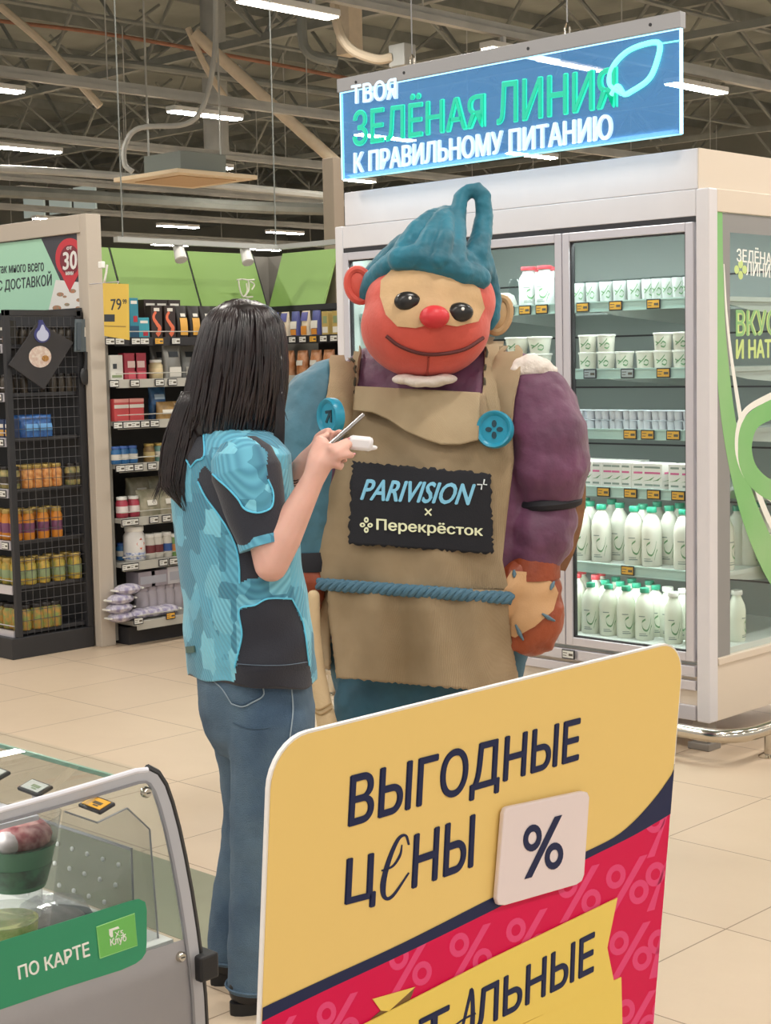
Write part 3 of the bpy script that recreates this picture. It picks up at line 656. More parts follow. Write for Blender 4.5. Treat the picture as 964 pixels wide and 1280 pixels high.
obj('sign_slate', MB().prism([z3(*p) for p in ((-300, 245), (372, 165), (372, 530), (-300, 560))], NY, .002), M_signd, st)
def P3(name, pts, m, t, par=None): return obj(name, MB().prism([z3(*p) for p in pts], NY, t), m, par or st)
P3('sign_blue_corner', ((352, 395), (372, 370), (372, 530), (300, 530), (340, 420)), M_blu, .0025)
P3('sign_mint_field', ((-300, 262), (185, 208), (268, 390), (222, 530), (-300, 560)), M_mint, .003)
P3('sign_map_card', ((250, 390), (348, 400), (382, 528), (217, 530)), M_signw, .0035)
mb = MB()
for (x, y, r) in ((270, 455, 16), (325, 440, 16), (355, 480, 14), (255, 515, 20), (300, 500, 12), (350, 515, 12), (290, 465, 9)): mb.prism([z3(x + r * math.cos(a * PI / 5), y + .6 * r * math.sin(a * PI / 5)) for a in range(10)], NY, .0042)
obj('card_food_print', mb, mat('food_orange', '#c07a58', .5, var=.6, vscale=60, col2='#8a8f7a'), st)
pin = [(313 + 64 * math.cos(a), 293 - 88 * math.sin(a)) for a in [PI * (-.28) + k * PI * 1.56 / 24 for k in range(25)]] + [(312, 442)]
P3('pin_print', pin, M_red, .0045)
P3('pin_print_disc', [(313 + 44 * math.cos(a * PI / 12), 303 - 68 * math.sin(a * PI / 12)) for a in range(24)], mat('pin_dark', '#7c2f3a', .5), .005)
def qs(fn, x0, yt0, yb0, x1, yt1, yb1): return [fn(x0, yb0), fn(x1, yb1), fn(x1, yt1), fn(x0, yt0)]
lettering('sign_lettering', '30', qs(z3, 283, 268, 348, 347, 258, 343), M_signw, st, NY, .001, .0055, bold=.03)
lettering('sign_lettering', 'от', qs(z3, 300, 244, 258, 324, 241, 256), M_signw, st, NY, .001, .0055, bold=.03)
lettering('sign_lettering', 'мин', qs(z3, 296, 354, 370, 330, 352, 369), M_signw, st, NY, .001, .0055, bold=.03)
lettering('sign_lettering', 'так много всего', qs(z3, -6, 331, 362, 197, 312, 352), M_ink, st, NY, .001, .0035, bold=.01)
lettering('sign_lettering', 'С ДОСТАВКОЙ', qs(z3, -8, 382, 448, 232, 350, 425), M_ink, st, NY, .001, .0035, bold=.015)
# clip and yellow price poster on the post
pc = thing('sign_clip', 'white plastic clip on the greige post above the yellow poster', 'clip', atx(130, 345, -7.335))
a = aty(127, 331, 5.2); obj('clip_head', MB().obox(a, Vector((1, 0, 0)), Vector((0, 1, 0)), EZ, .018, .012, .018), M_lid, pc, bevel=.004)
obj('clip_arm', MB().tube([aty(134, 331, 5.19), aty(133, 340, 5.19), aty(131, 350, 5.19), aty(130, 356, 5.21)], .006, 6), M_lid, pc, smooth=True)
pz = lambda u, v: aty(u, v, 5.19)
po = thing('price_poster', 'yellow price poster reading 79 hung on the greige post', 'poster', pz(146, 424))
M_post = mat('poster_yellow', '#e0bd55', .5)
obj('sheet', MB().prism(q4(pz, (131, 420), (162, 425), (161, 355), (129, 354)), NY, .003), M_post, po)
lettering('price_lettering', '79', q4(pz, (139, 388), (153, 387), (152, 373), (139, 374)), M_ink, po, NY, .001, .003, bold=.01)
lettering('price_lettering', '99', q4(pz, (154, 380), (159, 380), (159, 374), (154, 374)), M_ink, po, NY, .001, .003, bold=.01)
obj('hook', MB().tube([pz(146, 356), (pz(146, 356).x, 5.205, pz(146, 352).z), (-7.337, 5.21, pz(146, 352).z)], .003, 5), M_alu, po)
obj('price_block_print', MB().prism(q4(pz, (131, 402), (144, 402), (144, 393), (131, 393)), NY, .004), M_ink, po)
obj('line_print', MB().prism(q4(pz, (131, 408), (158, 409), (158, 407.6), (131, 406.6)), NY, .004), mat('ink_soft', '#a4894a', .5), po)
# black gondola
M_blk = mat('black_metal', '#2b2b2e', .45); M_blk2 = mat('black_shelf', '#3a3a3d', .5)
GX, GF, GB = -7.40, 4.70, 5.19
go = thing('shelving_unit', 'black metal shelf unit with wire mesh end by the greige post', 'shelf unit', (-8.3, 4.95, 0))
obj('plinth', MB().box((-9.3, 4.66, 0), (-7.395, 5.195, .115)), M_blk, go, bevel=.004)
obj('upright', MB().box((GX - .03, GF, .115), (GX, GF + .035, 1.885)), M_blk, go, bevel=.003)
obj('upright', MB().box((GX - .03, GB - .03, .115), (GX, GB, 1.885)), M_blk, go, bevel=.003)
obj('top_bar', MB().box((GX - .03, GF, 1.855), (GX, GB, 1.885)), M_blk, go)
obj('back_panel', MB().box((-9.3, GB, .1), (-7.40, 5.198, 1.9)), M_blk, go)
mb = MB(); z = .2
while z < 1.85: mb.tube([(GX - .012, GF + .02, z), (GX - .012, GB - .01, z)], .0022, 4); z += .055
y = GF + .07
while y < GB: mb.tube([(GX - .014, y, .12), (GX - .014, y, 1.87)], .0016, 4); y += .045
obj('wire_mesh', mb, mat('wire_dark', '#57575a', .4, metal=.3), go)
GZ = (.145, .394, .638, .921, 1.198, 1.44, 1.70)
for z in GZ:
    s = obj('shelf', MB().box((-9.3, GF + .02, z - .02), (GX - .035, GB, z)), M_blk2, go)
    obj('price_rail', MB().box((-9.3, GF - .005, z - .045), (GX - .032, GF + .012, z + .003)), M_alu, s)
    obj('front_wire', MB().tube([(-9.3, GF + .002, z + .03), (GX - .035, GF + .002, z + .03)], .003, 5), M_alu, s)
# generic goods
def jar(name, h, r, body, lid, label=None, cat='jar'):
    t = thing(name, 'x', cat)
    obj('jar_body', MB().lathe([(r * .9, 0), (r, .006), (r, h * .72), (r * .8, h * .82), (r * .8, h * .86)], 14), body, t, smooth=True, angle=60)
    obj('lid', MB().lathe([(r * .86, h * .85), (r * .88, h * .86), (r * .88, h * .98), (r * .82, h)], 14), lid, t, smooth=True, angle=50)
    if label: obj('label_band', MB().lathe([(r * 1.005, h * .24), (r * 1.012, h * .25), (r * 1.012, h * .54), (r * 1.005, h * .55)], 14), label, t, smooth=True, angle=60)
    return Proto(t)
def boxed(name, w_, d_, h_, m, panels, cat='box'):
    t = thing(name, 'x', cat); obj('box_body', MB().box((-w_ / 2, -d_ / 2, 0), (w_ / 2, d_ / 2, h_)), m, t, bevel=.002)
    for nm, x0, x1, z0, z1, mm in panels:
        if nm == 'swirl_print':
            mb = MB(); P = spline([(-.3 * w_ + .55 * w_ * (.5 + .5 * math.sin(a * 1.1)) * (1 if k % 2 else .9), -d_ / 2 - .001, h_ * (.08 + .72 * k / 9)) for k, a in enumerate([i * .62 for i in range(10)])], 4)
            mb.tube(P, [w_ * .16 * (1.2 - .6 * i / len(P)) for i in range(len(P))], 6); mb.v = [Vector((p.x, -d_ / 2 - .0015 + (p.y + d_ / 2) * .03, p.z)) for p in mb.v]; obj(nm, mb, mm, t, smooth=True)
        else: obj(nm, MB().box((x0 * w_, -d_ / 2 - .0012, z0 * h_), (x1 * w_, -d_ / 2, z1 * h_)), mm, t)
    return Proto(t)
def pouch(name, w_, d_, h_, m, panels, cat='pouch'):
    t = thing(name, 'x', cat); rings = []
    for k in range(9):
        f = k / 8; th = d_ / 2 * (math.sin(PI * min(1, .35 + .65 * f)) ** .7 if f < 1 else .04) + .002; ww = w_ / 2 * (1 - .06 * math.sin(PI * f))
        rings.append([Vector((ww * math.copysign(abs(math.cos(a)) ** .5, math.cos(a)), th * math.sin(a), f * h_)) for a in [2 * PI * i / 16 for i in range(16)]])
    obj('pouch_body', MB().loft(rings), m, t, smooth=True, angle=60)
    for nm, x0, x1, z0, z1, mm in panels:
        mb = MB()
        for i in range(4):
            a = z0 + (z1 - z0) * i / 4; b = z0 + (z1 - z0) * (i + 1) / 4
            yy = lambda f: -d_ / 2 * (math.sin(PI * min(1, .35 + .65 * f)) ** .7) - .0045
            mb.prism([(x0 * w_, yy(a), a * h_), (x1 * w_, yy(a), a * h_), (x1 * w_, yy(b), b * h_), (x0 * w_, yy(b), b * h_)], NY, .001)
        obj(nm, mb, mm, t)
    return Proto(t)
C_ = lambda n, c, **k: mat(n, c, k.pop('rough', .35), **k)
M_goldlid = C_('lid_gold', '#b99e5a', metal=.4); M_blacklid = C_('lid_black', '#2a2624'); M_orj = C_('orange_goods', '#c47a3c', var=.5, vscale=40, col2='#e0a86a'); M_yel = C_('yellow_goods', '#c9a23a', var=.5, vscale=40, col2='#8f8f4a'); M_grn = C_('green_goods', '#6f7a4e', var=.5, vscale=40, col2='#b7a26a'); M_darkj = C_('dark_goods', '#4a4238', var=.4, vscale=40)
M_purl = C_('purple_label', '#7a4a68'); M_grl = C_('green_label', '#8a9a72'); M_whl = C_('white_label', '#dcd8ce'); M_redl = C_('red_label', '#b0303c'); M_blul = C_('blue_label', '#3d62a8')
J_or = jar('preserve_jar', .125, .034, M_orj, M_goldlid); J_dk = jar('preserve_jar', .12, .033, M_grn, M_blacklid, M_darkj); J_bt = jar('sauce_bottle', .17, .034, C_('orange_sauce', '#cf8530'), M_goldlid, M_purl, 'bottle')
J_ye = jar('pickle_jar', .145, .040, M_yel, M_goldlid, M_grl); J_pk = jar('pickle_jar', .14, .042, C_('pickle_mix', '#b8823a', var=.6, vscale=30, col2='#7a8a4a'), M_blacklid, None); J_sp = jar('spice_jar', .10, .022, M_darkj, M_blacklid)
def grow(proto, us, vv, z, desc, shelf, group, x=-7.455, rot=PI / 2, n=2):
    for i, u in enumerate(us):
        p = atx(u, vv, x)
        for k in range(n):
            proto.put((x - .085 * k, p.y, z), rot, '%s, %s from the corner upright%s, %s black shelf' % (desc, ORDN[i], ' behind' if k else '', shelf), group)
BS = ['lowest', 'second lowest', 'third lowest', 'middle', 'fifth lowest', 'second highest', 'top']
grow(J_pk, (46, 57, 68, 30), 780, GZ[0], 'mixed pickle jar', BS[0], 'jars on the black shelves')
grow(J_ye, (37, 54, 73, 94), 725, GZ[1], 'yellow pickle jar', BS[1], 'jars on the black shelves')
grow(J_bt, (36, 54, 71), 670, GZ[2], 'orange sauce bottle with purple label', BS[2], 'jars on the black shelves')
grow(J_or, (34, 46, 58, 70), 606, GZ[3], 'orange preserve jar', BS[3], 'jars on the black shelves')
grow(J_dk, (88, 99), 600, GZ[3], 'dark preserve jar', BS[3], 'jars on the black shelves', n=1)
grow(J_sp, (30, 66, 76, 86, 95), 488, GZ[5], 'dark spice jar', BS[5], 'jars on the black shelves')
grow(J_sp, (28, 38, 66, 76, 86, 96), 425, GZ[6], 'dark spice jar', BS[6], 'jars on the black shelves')
Q_bl = pouch('snack_bag', .13, .07, .12, C_('blue_bag', '#24457f', var=.4, vscale=25, col2='#3f73b5'), [('label_print', -.35, .35, .3, .6, C_('bag_cyan', '#5f9ad0'))])
grow(Q_bl, (36, 52), 543, GZ[4], 'blue snack bag', BS[4], 'bags on the black shelves')
def frow(proto, n, z, desc, shelf, group, dx=.085, y=4.765, x0=-7.475):
    for i in range(n): proto.put((x0 - dx * i, y, z), 0, '%s, %s along the front edge, %s black shelf' % (desc, ORDN[i], shelf), group)
frow(J_pk, 5, GZ[0], 'mixed pickle jar', BS[0], 'jars along the black shelf fronts', .09); frow(J_ye, 5, GZ[1], 'yellow pickle jar', BS[1], 'jars along the black shelf fronts', .088)
frow(J_bt, 5, GZ[2], 'orange sauce bottle', BS[2], 'jars along the black shelf fronts', .08); frow(J_dk, 5, GZ[3], 'pale labelled preserve jar', BS[3], 'jars along the black shelf fronts', .075)
Q_gd = boxed('coffee_box', .06, .05, .10, C_('navy_box', '#2f3f63'), [('label_print', -.45, .45, .1, .45, C_('gold_print', '#c99a4a')), ('text_print', -.4, .4, .55, .75, M_whl)])
frow(Q_gd, 5, GZ[4], 'navy box with gold print', BS[4], 'boxes along the black shelf fronts', .07)
frow(J_sp, 7, GZ[5], 'dark spice jar', BS[5], 'jars along the black shelf fronts', .05)
Q_tb = boxed('tea_box', .075, .06, .13, C_('black_box', '#2c2a28'), [('picture_print', -.1, .35, .1, .35, C_('amber_print', '#c78a4a')), ('text_print', -.3, .2, .6, .72, M_whl)])
frow(Q_tb, 5, GZ[6], 'black box with amber picture', BS[6], 'boxes along the black shelf fronts', .08)
# things hung on the mesh
hx = lambda u, v: atx(u, v, -7.388)
cb = thing('cutting_board', 'black square board hung cornerwise with round white sticker', 'cutting board', hx(52, 487))
obj('board', MB().prism(q4(hx, (10, 456), (54, 487), (91, 428), (46, 403)), NX, .008), mat('board_black', '#2f2d2f', .55, bump=.1, bscale=300), cb, bevel=.002)
def hdisc(u, v, ru, rv, t0, n=24): 
    return [hx(u + ru * math.cos(2 * PI * k / n), v + rv * math.sin(2 * PI * k / n)) + NX * t0 for k in range(n)]
obj('round_sticker', MB().prism(hdisc(49, 446, 14, 13.5, .008), NX, .001), mat('sticker_cream', '#d6cbc0', .5, var=.5, vscale=60, col2='#c2a79a'), cb)
obj('sticker_food_print', MB().prism(hdisc(55.5, 448, 4.5, 4, .009, 10), NX, .0008), mat('food_ochre', '#bf8a4a', .5, var=.5, vscale=90), cb)
tg = obj('hang_tag', MB().prism(hdisc(51.5, 418, 10, 10.5, .008), NX, .002).prism(q4(hx, (45, 412), (58, 412), (52, 400), (48, 400)), NX, .0095), mat('tag_navy', '#3a3f78', .5), cb)
obj('tag_label', MB().prism(hdisc(52, 419, 7.5, 7.5, .010), NX, .0012).prism([p + NX * .0095 for p in q4(hx, (48, 413), (56, 413), (53, 406), (51, 406))], NX, .0012), mat('tag_lilac', '#b9bfd8', .5), tg)
ut = thing('kitchen_tool_pack', 'grey carded kitchen tool pack hanging at the mesh top', 'tool pack', hx(104, 441))
obj('card', MB().prism(q4(hx, (92, 440), (115, 440), (114, 399), (93, 399)), NX, .012), mat('card_grey', '#5f6a70', .4), ut, bevel=.004)
obj('slot', MB().prism([p + NX * .012 for p in q4(hx, (104, 421), (107, 421), (107, 409), (104, 409))], NX, .001), M_whl, ut)
obj('grip', MB().prism([p + NX * .012 for p in q4(hx, (94, 438), (99, 438), (99, 403), (94, 403))], NX, .008), mat('card_grey_dark', '#48525a', .4), ut, bevel=.002)
obj('hang_tag', MB().prism([p + NX * .014 for p in q4(hx, (105, 402), (122, 401), (122, 393), (105, 394))], NX, .002), M_alu, ut)
so = thing('serving_spoon', 'black serving spoon hanging below the grey tool pack', 'spoon', hx(105, 480))
obj('spoon', MB().ell(hx(105, 470) + NX * .012, .01, .033, .05, nu=16, nv=10), mat('nylon_black', '#2e2e30', .35), so, smooth=True)
obj('handle', MB().tube([hx(105, 462) + NX * .012, hx(106, 448) + NX * .014, hx(106, 440) + NX * .014], [.012, .009, .011], 8), MATS['nylon_black'], so, smooth=True)

# wall shelves along the left partition and the back
M_wgreen = mat('green_panel', '#86a95c', .6, var=.12, vscale=.8)
M_partn = mat('partition_grey', '#8c8880', .8)
px4_ = aty(414, 350, 7.1).x
struct('wall_left', MB().box((-8.02, 5.31, 0), (-7.93, 7.1, 2.27)), M_partn)
struct('wall_back', MB().box((-8.02, 7.06, 0), (px4_, 7.14, 2.27)), M_partn)
def slab(name, a, b, c, d, n, t, m, k=None): 
    return tag(obj(name, MB().prism([a, b, c, d], n, t), m), kind='structure')
zb, zt_, sl = 1.93, 2.275, .13
seams = (5.31, 5.745, 6.33, 6.88)
mbs = MB()
for i in range(3):
    y0, y1 = seams[i] + .008, seams[i + 1] - .008; s0 = 0
    slab('wall_panel_%d' % (i + 1), (-7.76, y0, zb), (-7.76, y1, zb), (-7.76 - sl, y1 - .0, zt_), (-7.76 - sl, y0 - .0, zt_), (1, 0, .35), .015, M_wgreen)
px4 = aty(413, 350, 6.95).x; slab('wall_panel_4', (-7.74, 6.90, zb), (px4, 6.90, zb), (px4, 6.90 + sl, zt_), (-7.74, 6.90 + sl, zt_), (0, -1, .35), .015, M_wgreen)
struct('trim_20', MB().box((-7.78, 5.31, 1.90), (-7.74, 6.9, 1.935)).box((-7.74, 6.88, 1.90), (-5.95, 6.92, 1.935)), M_dark)
for y in seams[1:]: struct('trim_21', MB().tube([(-7.755, y, zb), (-7.755 - sl, y, zt_)], .009, 6), M_dark)
a = aty(419, 305, 7.1); tag(obj('corner_column', MB().box((a.x - .05, 7.05, 0), (a.x + .05, 7.14, 2.85)), mat('column_beige', '#8d7f6e', .6), bevel=.004), 'slim beige column left of the fridge behind the costume', 'column')
M_wr = mat('shelf_rail_grey', '#b7b5ac', .4); M_wb = mat('wall_shelf_back', '#4c4a48', .6); M_ws = mat('wall_shelf', '#8f8d86', .5)
WZ = (.14, .462, .715, 1.022, 1.264, 1.496, 1.731)
WF = -7.30
ws_ = thing('shelving_unit', 'grey wall shelf unit behind the woman beside the greige post', 'shelf unit', (-7.5, 6.0, 0))
obj('back_panel', MB().box((-7.78, 5.32, .1), (-7.76, 6.9, 1.93)), M_wb, ws_)
obj('end_panel', MB().box((-7.76, 5.315, .02), (-7.36, 5.335, 1.93)), M_ws, ws_)
obj('base', MB().box((-7.76, 5.34, 0), (-7.27, 6.9, .10)), M_dark, ws_)
wb = thing('shelving_unit', 'grey back wall shelf unit left of the fridge', 'shelf unit', (-6.8, 6.7, 0))
obj('back_panel', MB().box((-7.3, 6.90, .1), (-5.95, 6.915, 1.93)), M_wb, wb)
obj('base', MB().box((-7.27, 6.5, 0), (-5.95, 6.9, .10)), M_dark, wb)
for k, z in enumerate(WZ):
    f = -7.185 if k == 0 else WF
    s = obj('shelf', MB().box((-7.76, 5.337, z - .025), (f, 6.9, z)), M_ws, ws_)
    obj('price_rail', MB().box((f, 5.337, z - .045), (f + .012, 6.52, z + .003)), M_wr if k < 6 else M_dark, s)
    obj('front_wire', MB().tube([(f + .004, 5.337, z + .035), (f + .004, 6.5, z + .035)], .003, 5), M_wr, s)
    s = obj('shelf', MB().box((f + .013, 6.5, z - .025), (-5.95, 6.9, z)), M_ws, wb)
    obj('price_rail', MB().box((f + .013, 6.488, z - .045), (-5.95, 6.5, z + .003)), M_wr if k < 6 else M_dark, s)
def wrow(proto, us, z, desc, shelf, group, x=-7.37, v=500, zz=0):
    for i, u in enumerate(us):
        p = atx(u, v, x); proto.put((x, p.y, z + zz), PI / 2, '%s, %s from the greige post, %s wall shelf' % (desc, ORDN[i], shelf), group)
G = 'goods on the wall shelves'
B_te = boxed('tea_box', .075, .05, .115, C_('teal_box', '#3a97a8'), [('text_print', -.35, .35, .72, .85, M_whl), ('heart_print', -.1, .35, .1, .35, M_redl)])
B_tt = boxed('tea_box', .06, .06, .225, C_('teal_box_dark', '#2f7f93'), [('text_print', -.35, .35, .85, .93, M_whl), ('heart_print', -.1, .35, .4, .55, M_redl), ('lower_print', -.5, .5, 0, .3, C_('navy_print', '#1f4a66'))])
B_or = boxed('wafer_box', .078, .06, .185, C_('dark_brown_box', '#352a28'), [('swirl_print', 0, 0, 0, 0, C_('coral_print', '#e0714f')), ('text_print', -.25, .25, .82, .92, M_whl)])
B_db = boxed('coffee_box', .09, .06, .225, C_('dark_brown_box', '#352a28'), [('text_print', -.35, .35, .8, .9, M_whl)])
Q_yb = pouch('coffee_bag', .085, .06, .185, C_('black_bag', '#2a2624'), [('amber_print', -.3, .32, .08, .62, C_('amber_bag_print', '#dfa84a')), ('text_print', -.2, .2, .66, .76, M_whl)])
wrow(B_tt, (167.5,), 1.731, 'tall teal tea box', 'top', G); wrow(B_te, (180,), 1.731, 'small teal tea box', 'top', G)
wrow(B_or, (195.5, 212), 1.731, 'dark wafer box with coral swirl', 'top', G); wrow(B_db, (188, 202, 218), 1.731, 'dark box behind the wafer boxes', 'top', G, x=-7.5)
wrow(Q_yb, (228.5, 244, 259), 1.731, 'black coffee bag with amber print', 'top', G); wrow(Q_yb, (236, 250, 266), 1.731, 'black coffee bag in second row', 'top', G, x=-7.47, zz=0.0)
B_w = boxed('flour_box', .085, .06, .14, C_('white_box', '#d9d8d0'), [('seal_print', -.3, .0, .45, .65, M_ink), ('band_print', -.4, .4, .1, .2, M_grl)])
B_rd = boxed('cocoa_box', .085, .06, .15, C_('crimson_box', '#a53545'), [('label_print', -.25, .35, .45, .7, C_('pink_white', '#e6c9c4')), ('lower_print', -.2, .4, .02, .3, C_('rose_print', '#cf5b68'))])
wrow(B_w, (143.5,), 1.496, 'white box with dark seal', 'sixth', G); wrow(B_rd, (161, 173), 1.496, 'crimson box', 'sixth', G)
J_cr = jar('cream_jar', .11, .042, C_('cream_goods', '#c9b890'), M_lid, C_('tan_label', '#d8c49a')); wrow(J_cr, (196,), 1.496, 'squat cream jar', 'sixth', G)
Q_sv = pouch('nut_pouch', .13, .06, .19, C_('silver_bag', '#9c9c98', metal=.3), [('window_print', -.3, .35, .05, .35, M_whl), ('text_print', -.25, .25, .65, .82, M_ink)]); wrow(Q_sv, (215.5,), 1.496, 'silver nut pouch', 'sixth', G); wrow(Q_sv, (200, 236), 1.496, 'silver nut pouch in second row', 'sixth', G, x=-7.5)
B_rw = boxed('sugar_box', .10, .07, .125, C_('coral_box', '#c04a4c'), [('stripe_print', -.5, .5, .58, .74, M_whl), ('top_print', -.5, .5, .84, 1, C_('pale_coral', '#d8958c'))]); wrow(B_rw, (147, 166), 1.264, 'coral and white striped box', 'fifth', G)
Q_nb = pouch('coffee_bag', .12, .06, .19, C_('navy_bag', '#27415e', var=.4, vscale=20, col2='#3f6fa0'), [('text_print', -.3, .3, .6, .75, C_('bag_pale', '#9fb4c4'))]); wrow(Q_nb, (196,), 1.264, 'navy coffee bag', 'fifth', G, x=-7.42)
Q_tn = pouch('nut_pouch', .13, .05, .10, C_('tan_bag', '#b08d58', var=.3, vscale=30), [('text_print', -.3, .3, .3, .55, M_whl)]); wrow(Q_tn, (206, 226), 1.264, 'tan pouch', 'fifth', G, x=-7.35)
J_bl = jar('spread_tub', .10, .036, C_('blue_tub', '#2f6aa0'), M_blul, M_whl, 'tub'); wrow(J_bl, (151, 162), 1.022, 'blue tub', 'fourth', G)
J_gd = jar('honey_jar', .105, .034, C_('honey', '#9c7d4a', var=.4, vscale=40), M_goldlid, C_('honey_label', '#c9b27a')); wrow(J_gd, (184,), 1.022, 'honey jar', 'fourth', G); J_tl = jar('honey_jar', .105, .034, C_('teal_goods', '#7aa59c'), M_goldlid, M_whl); wrow(J_tl, (197, 209), 1.022, 'teal-labelled jar', 'fourth', G); wrow(J_bl, (141,), 1.022, 'blue tub hard against the post', 'fourth', G)
T_r = jar('milk_tin', .12, .036, C_('crimson_tin', '#a83a4c'), M_lid, C_('tin_label', '#e2d6d2'), 'tin'); wrow(T_r, (147.5, 162), .715, 'crimson and white tin', 'third', G)
Q_cl = pouch('biscuit_bag', .17, .09, .15, C_('clear_beige_bag', '#a9a08c', var=.5, vscale=25, col2='#8c8a72'), [('text_print', -.2, .2, .4, .6, M_whl)]); wrow(Q_cl, (180, 203, 226), .715, 'clear beige bag', 'third', G); wrow(Q_cl, (168, 192, 214), .715, 'clear beige bag in second row', 'third', G, x=-7.52, zz=.06)
J_wt = jar('sweetener_tub', .20, .064, C_('white_tub', '#e4e2e0'), M_lid, None, 'tub')
wrow(J_wt, (161.5,), .462, 'large white tub with red diamond', 'second', G)
r0 = J_wt.root; mb = MB(); zc = .10
for (dz0, dz1, w0, w1) in ((-.035, 0, .001, .45), (0, .035, .45, .001)): mb.add([(.0648 * math.sin(a), -.0648 * math.cos(a), zc + dz) for a, dz in ((-w0, dz0), (w0, dz0), (w1, dz1), (-w1, dz1))], [(0, 1, 2, 3)])
dm = obj('diamond_print', mb, C_('orange_red', '#c8563c'), None); dm.parent = r0
mb = MB().lathe([(.0642, .012), (.0648, .013), (.0648, .05), (.0642, .051)], 14); dm = obj('pattern_print', mb, C_('blue_pattern', '#6a80b0', var=.9, vscale=60, col2='#e4e2e0'), None, smooth=True); dm.parent = r0
wrow(J_bl, (146, 151), .462, 'blue tub beside the white tub', 'second', G, x=-7.45)
J_rw = jar('spread_jar', .145, .038, M_whl, M_lid, C_('maroon_label', '#7a3a3e')); wrow(J_rw, (180, 190), .462, 'white jar with maroon band', 'second', G); J_bw = jar('spread_jar', .145, .034, M_whl, M_lid, M_blul); wrow(J_bw, (202,), .462, 'white jar with blue band', 'second', G); J_gw = jar('spread_jar', .13, .034, C_('green_tub', '#7aa05a'), M_lid, C_('orange_lab', '#d08a4a')); wrow(J_gw, (211, 222), .462, 'green jar with orange label', 'second', G)
R_p = jar('paper_roll', .165, .045, C_('roll_lilac', '#b8b0b8'), C_('roll_lilac', '#b8b0b8'), None, 'paper roll'); wrow(R_p, (168, 179, 190, 201, 212), .14, 'pale wrapped paper roll', 'lowest', G, x=-7.38)
B_pk = boxed('napkin_pack', .16, .12, .10, C_('pack_white', '#cfcdd2'), [('print', -.4, .4, .2, .7, C_('pack_grey', '#b6b8c4'))], 'pack'); wrow(B_pk, (208, 229), .14, 'white napkin pack on the paper rolls', 'lowest', G, x=-7.38, zz=.166); B_pg = boxed('napkin_pack', .12, .12, .09, C_('pack_lilac', '#a29aa4'), [('print', -.4, .4, .2, .7, C_('pack_grey', '#b6b8c4'))], 'pack'); wrow(B_pg, (168, 184), .14, 'lilac napkin pack on the paper rolls', 'lowest', G, x=-7.38, zz=.166)
Q_fl = thing('flour_bag', 'x', 'bag'); obj('bag_body', MB().ell((0, 0, .03), .085, .06, .032, nu=16, nv=8), C_('patterned_bag', '#d8d4d8', var=.9, vscale=35, col2='#8f88a8'), Q_fl, smooth=True); obj('seam', MB().box((-.095, -.03, .026), (-.08, .03, .034)).box((.08, -.03, .026), (.095, .03, .034)), M_lid, Q_fl); Q_fl = Proto(Q_fl)
for i, (u, zz) in enumerate(((151, 0), (149, .05), (151, .10), (172, .0), (190, .0), (160, .15), (207, 0))):
    p = atx(u, 760, -7.27); Q_fl.put((-7.27, p.y, .14 + zz), PI / 2, 'white patterned flour bag, %s of the bags on the lowest wall shelf' % ORDN[i], 'flour bags on the lowest wall shelf')
Q_pu = pouch('pet_food_pouch', .068, .04, .15, C_('cream_pouch', '#d6c8b0'), [('purple_print', -.4, .4, .6, .95, C_('violet_print', '#5a5a9a')), ('orange_print', -.35, .35, .05, .4, C_('orange_pr', '#d08a3c'))]); Q_pu2 = pouch('pet_food_pouch', .068, .04, .15, C_('violet_pouch', '#4f5590'), [('cream_print', -.4, .4, .3, .6, M_whl), ('orange_print', -.35, .35, .05, .28, C_('orange_pr', '#d08a3c'))])
B_yl = boxed('tea_box', .055, .05, .14, C_('olive_box', '#b8a060'), [('green_print', -.3, .3, .5, .8, M_grl), ('cream_print', -.4, .4, .1, .35, M_whl)])
for i, u in enumerate((344, 357, 370, 383, 396)):
    p = aty(u, 400, 6.56); (Q_pu if i % 2 else Q_pu2).put((p.x, 6.56, 1.731), 0, 'violet and orange pouch, %s from the woman on the top back shelf' % ORDN[i], 'pouches on the top back shelf')
for i, u in enumerate((410, 423)):
    p = aty(u, 400, 6.56); B_yl.put((p.x, 6.56, 1.731), 0, 'olive box at the fridge end of the top back shelf, %s from the pouches' % ORDN[i], 'boxes on the top back shelf')
Q_og = pouch('lentil_bag', .09, .06, .15, C_('orange_bag', '#b5713f', var=.4, vscale=25, col2='#d8a27a'), [('text_print', -.3, .3, .4, .6, M_whl)])
for i, u in enumerate((345, 362, 379, 396, 412)):
    p = aty(u, 450, 6.56); Q_og.put((p.x, 6.56, 1.496), 0, 'orange lentil bag, %s from the woman on the second back shelf' % ORDN[i], 'bags on the second back shelf')
# tags on the wall shelf rails
for k, us in enumerate(((163, 204), (150, 160, 197, 210), (152, 162, 187, 203), (147, 158, 170, 187), (146, 158, 168, 180, 192), (143, 169, 200, 216), (140, 152, 172, 183, 201, 222))):
    f = (-7.172 if k == 0 else WF + .0125) + .005
    for i, u in enumerate(us):
        p = atx(u, 500, f); y_ = (k == 6 and u == 201) or (k == 0 and u == 204)
        (T_y if y_ else T_w).put((f, p.y, WZ[k] - .02 + (.03 if k == 0 else 0)), PI / 2, '%s price tag, %s from the greige post, %s wall rail' % ('yellow' if y_ else 'white', ORDN[i], ORDN[k]), 'price tags on the wall shelf rails')
for i, u in enumerate((352, 366, 379, 392, 405, 418)):
    p = aty(u, 424, 6.483); (T_y if i == 3 else T_w).put((p.x, 6.482, 1.71), 0, '%s price tag, %s from the woman on the back shelf rail' % ('yellow' if i == 3 else 'white', ORDN[i]), 'price tags on the back shelf rail')
for k, z in enumerate(GZ[2:], 2):
    for i in range(3): T_w.put((-7.475 - .09 * i, GF - .006, z - .022), 0, 'white price tag, %s from the upright, %s black shelf' % (ORDN[i], BS[k]), 'price tags on the black shelf rails')
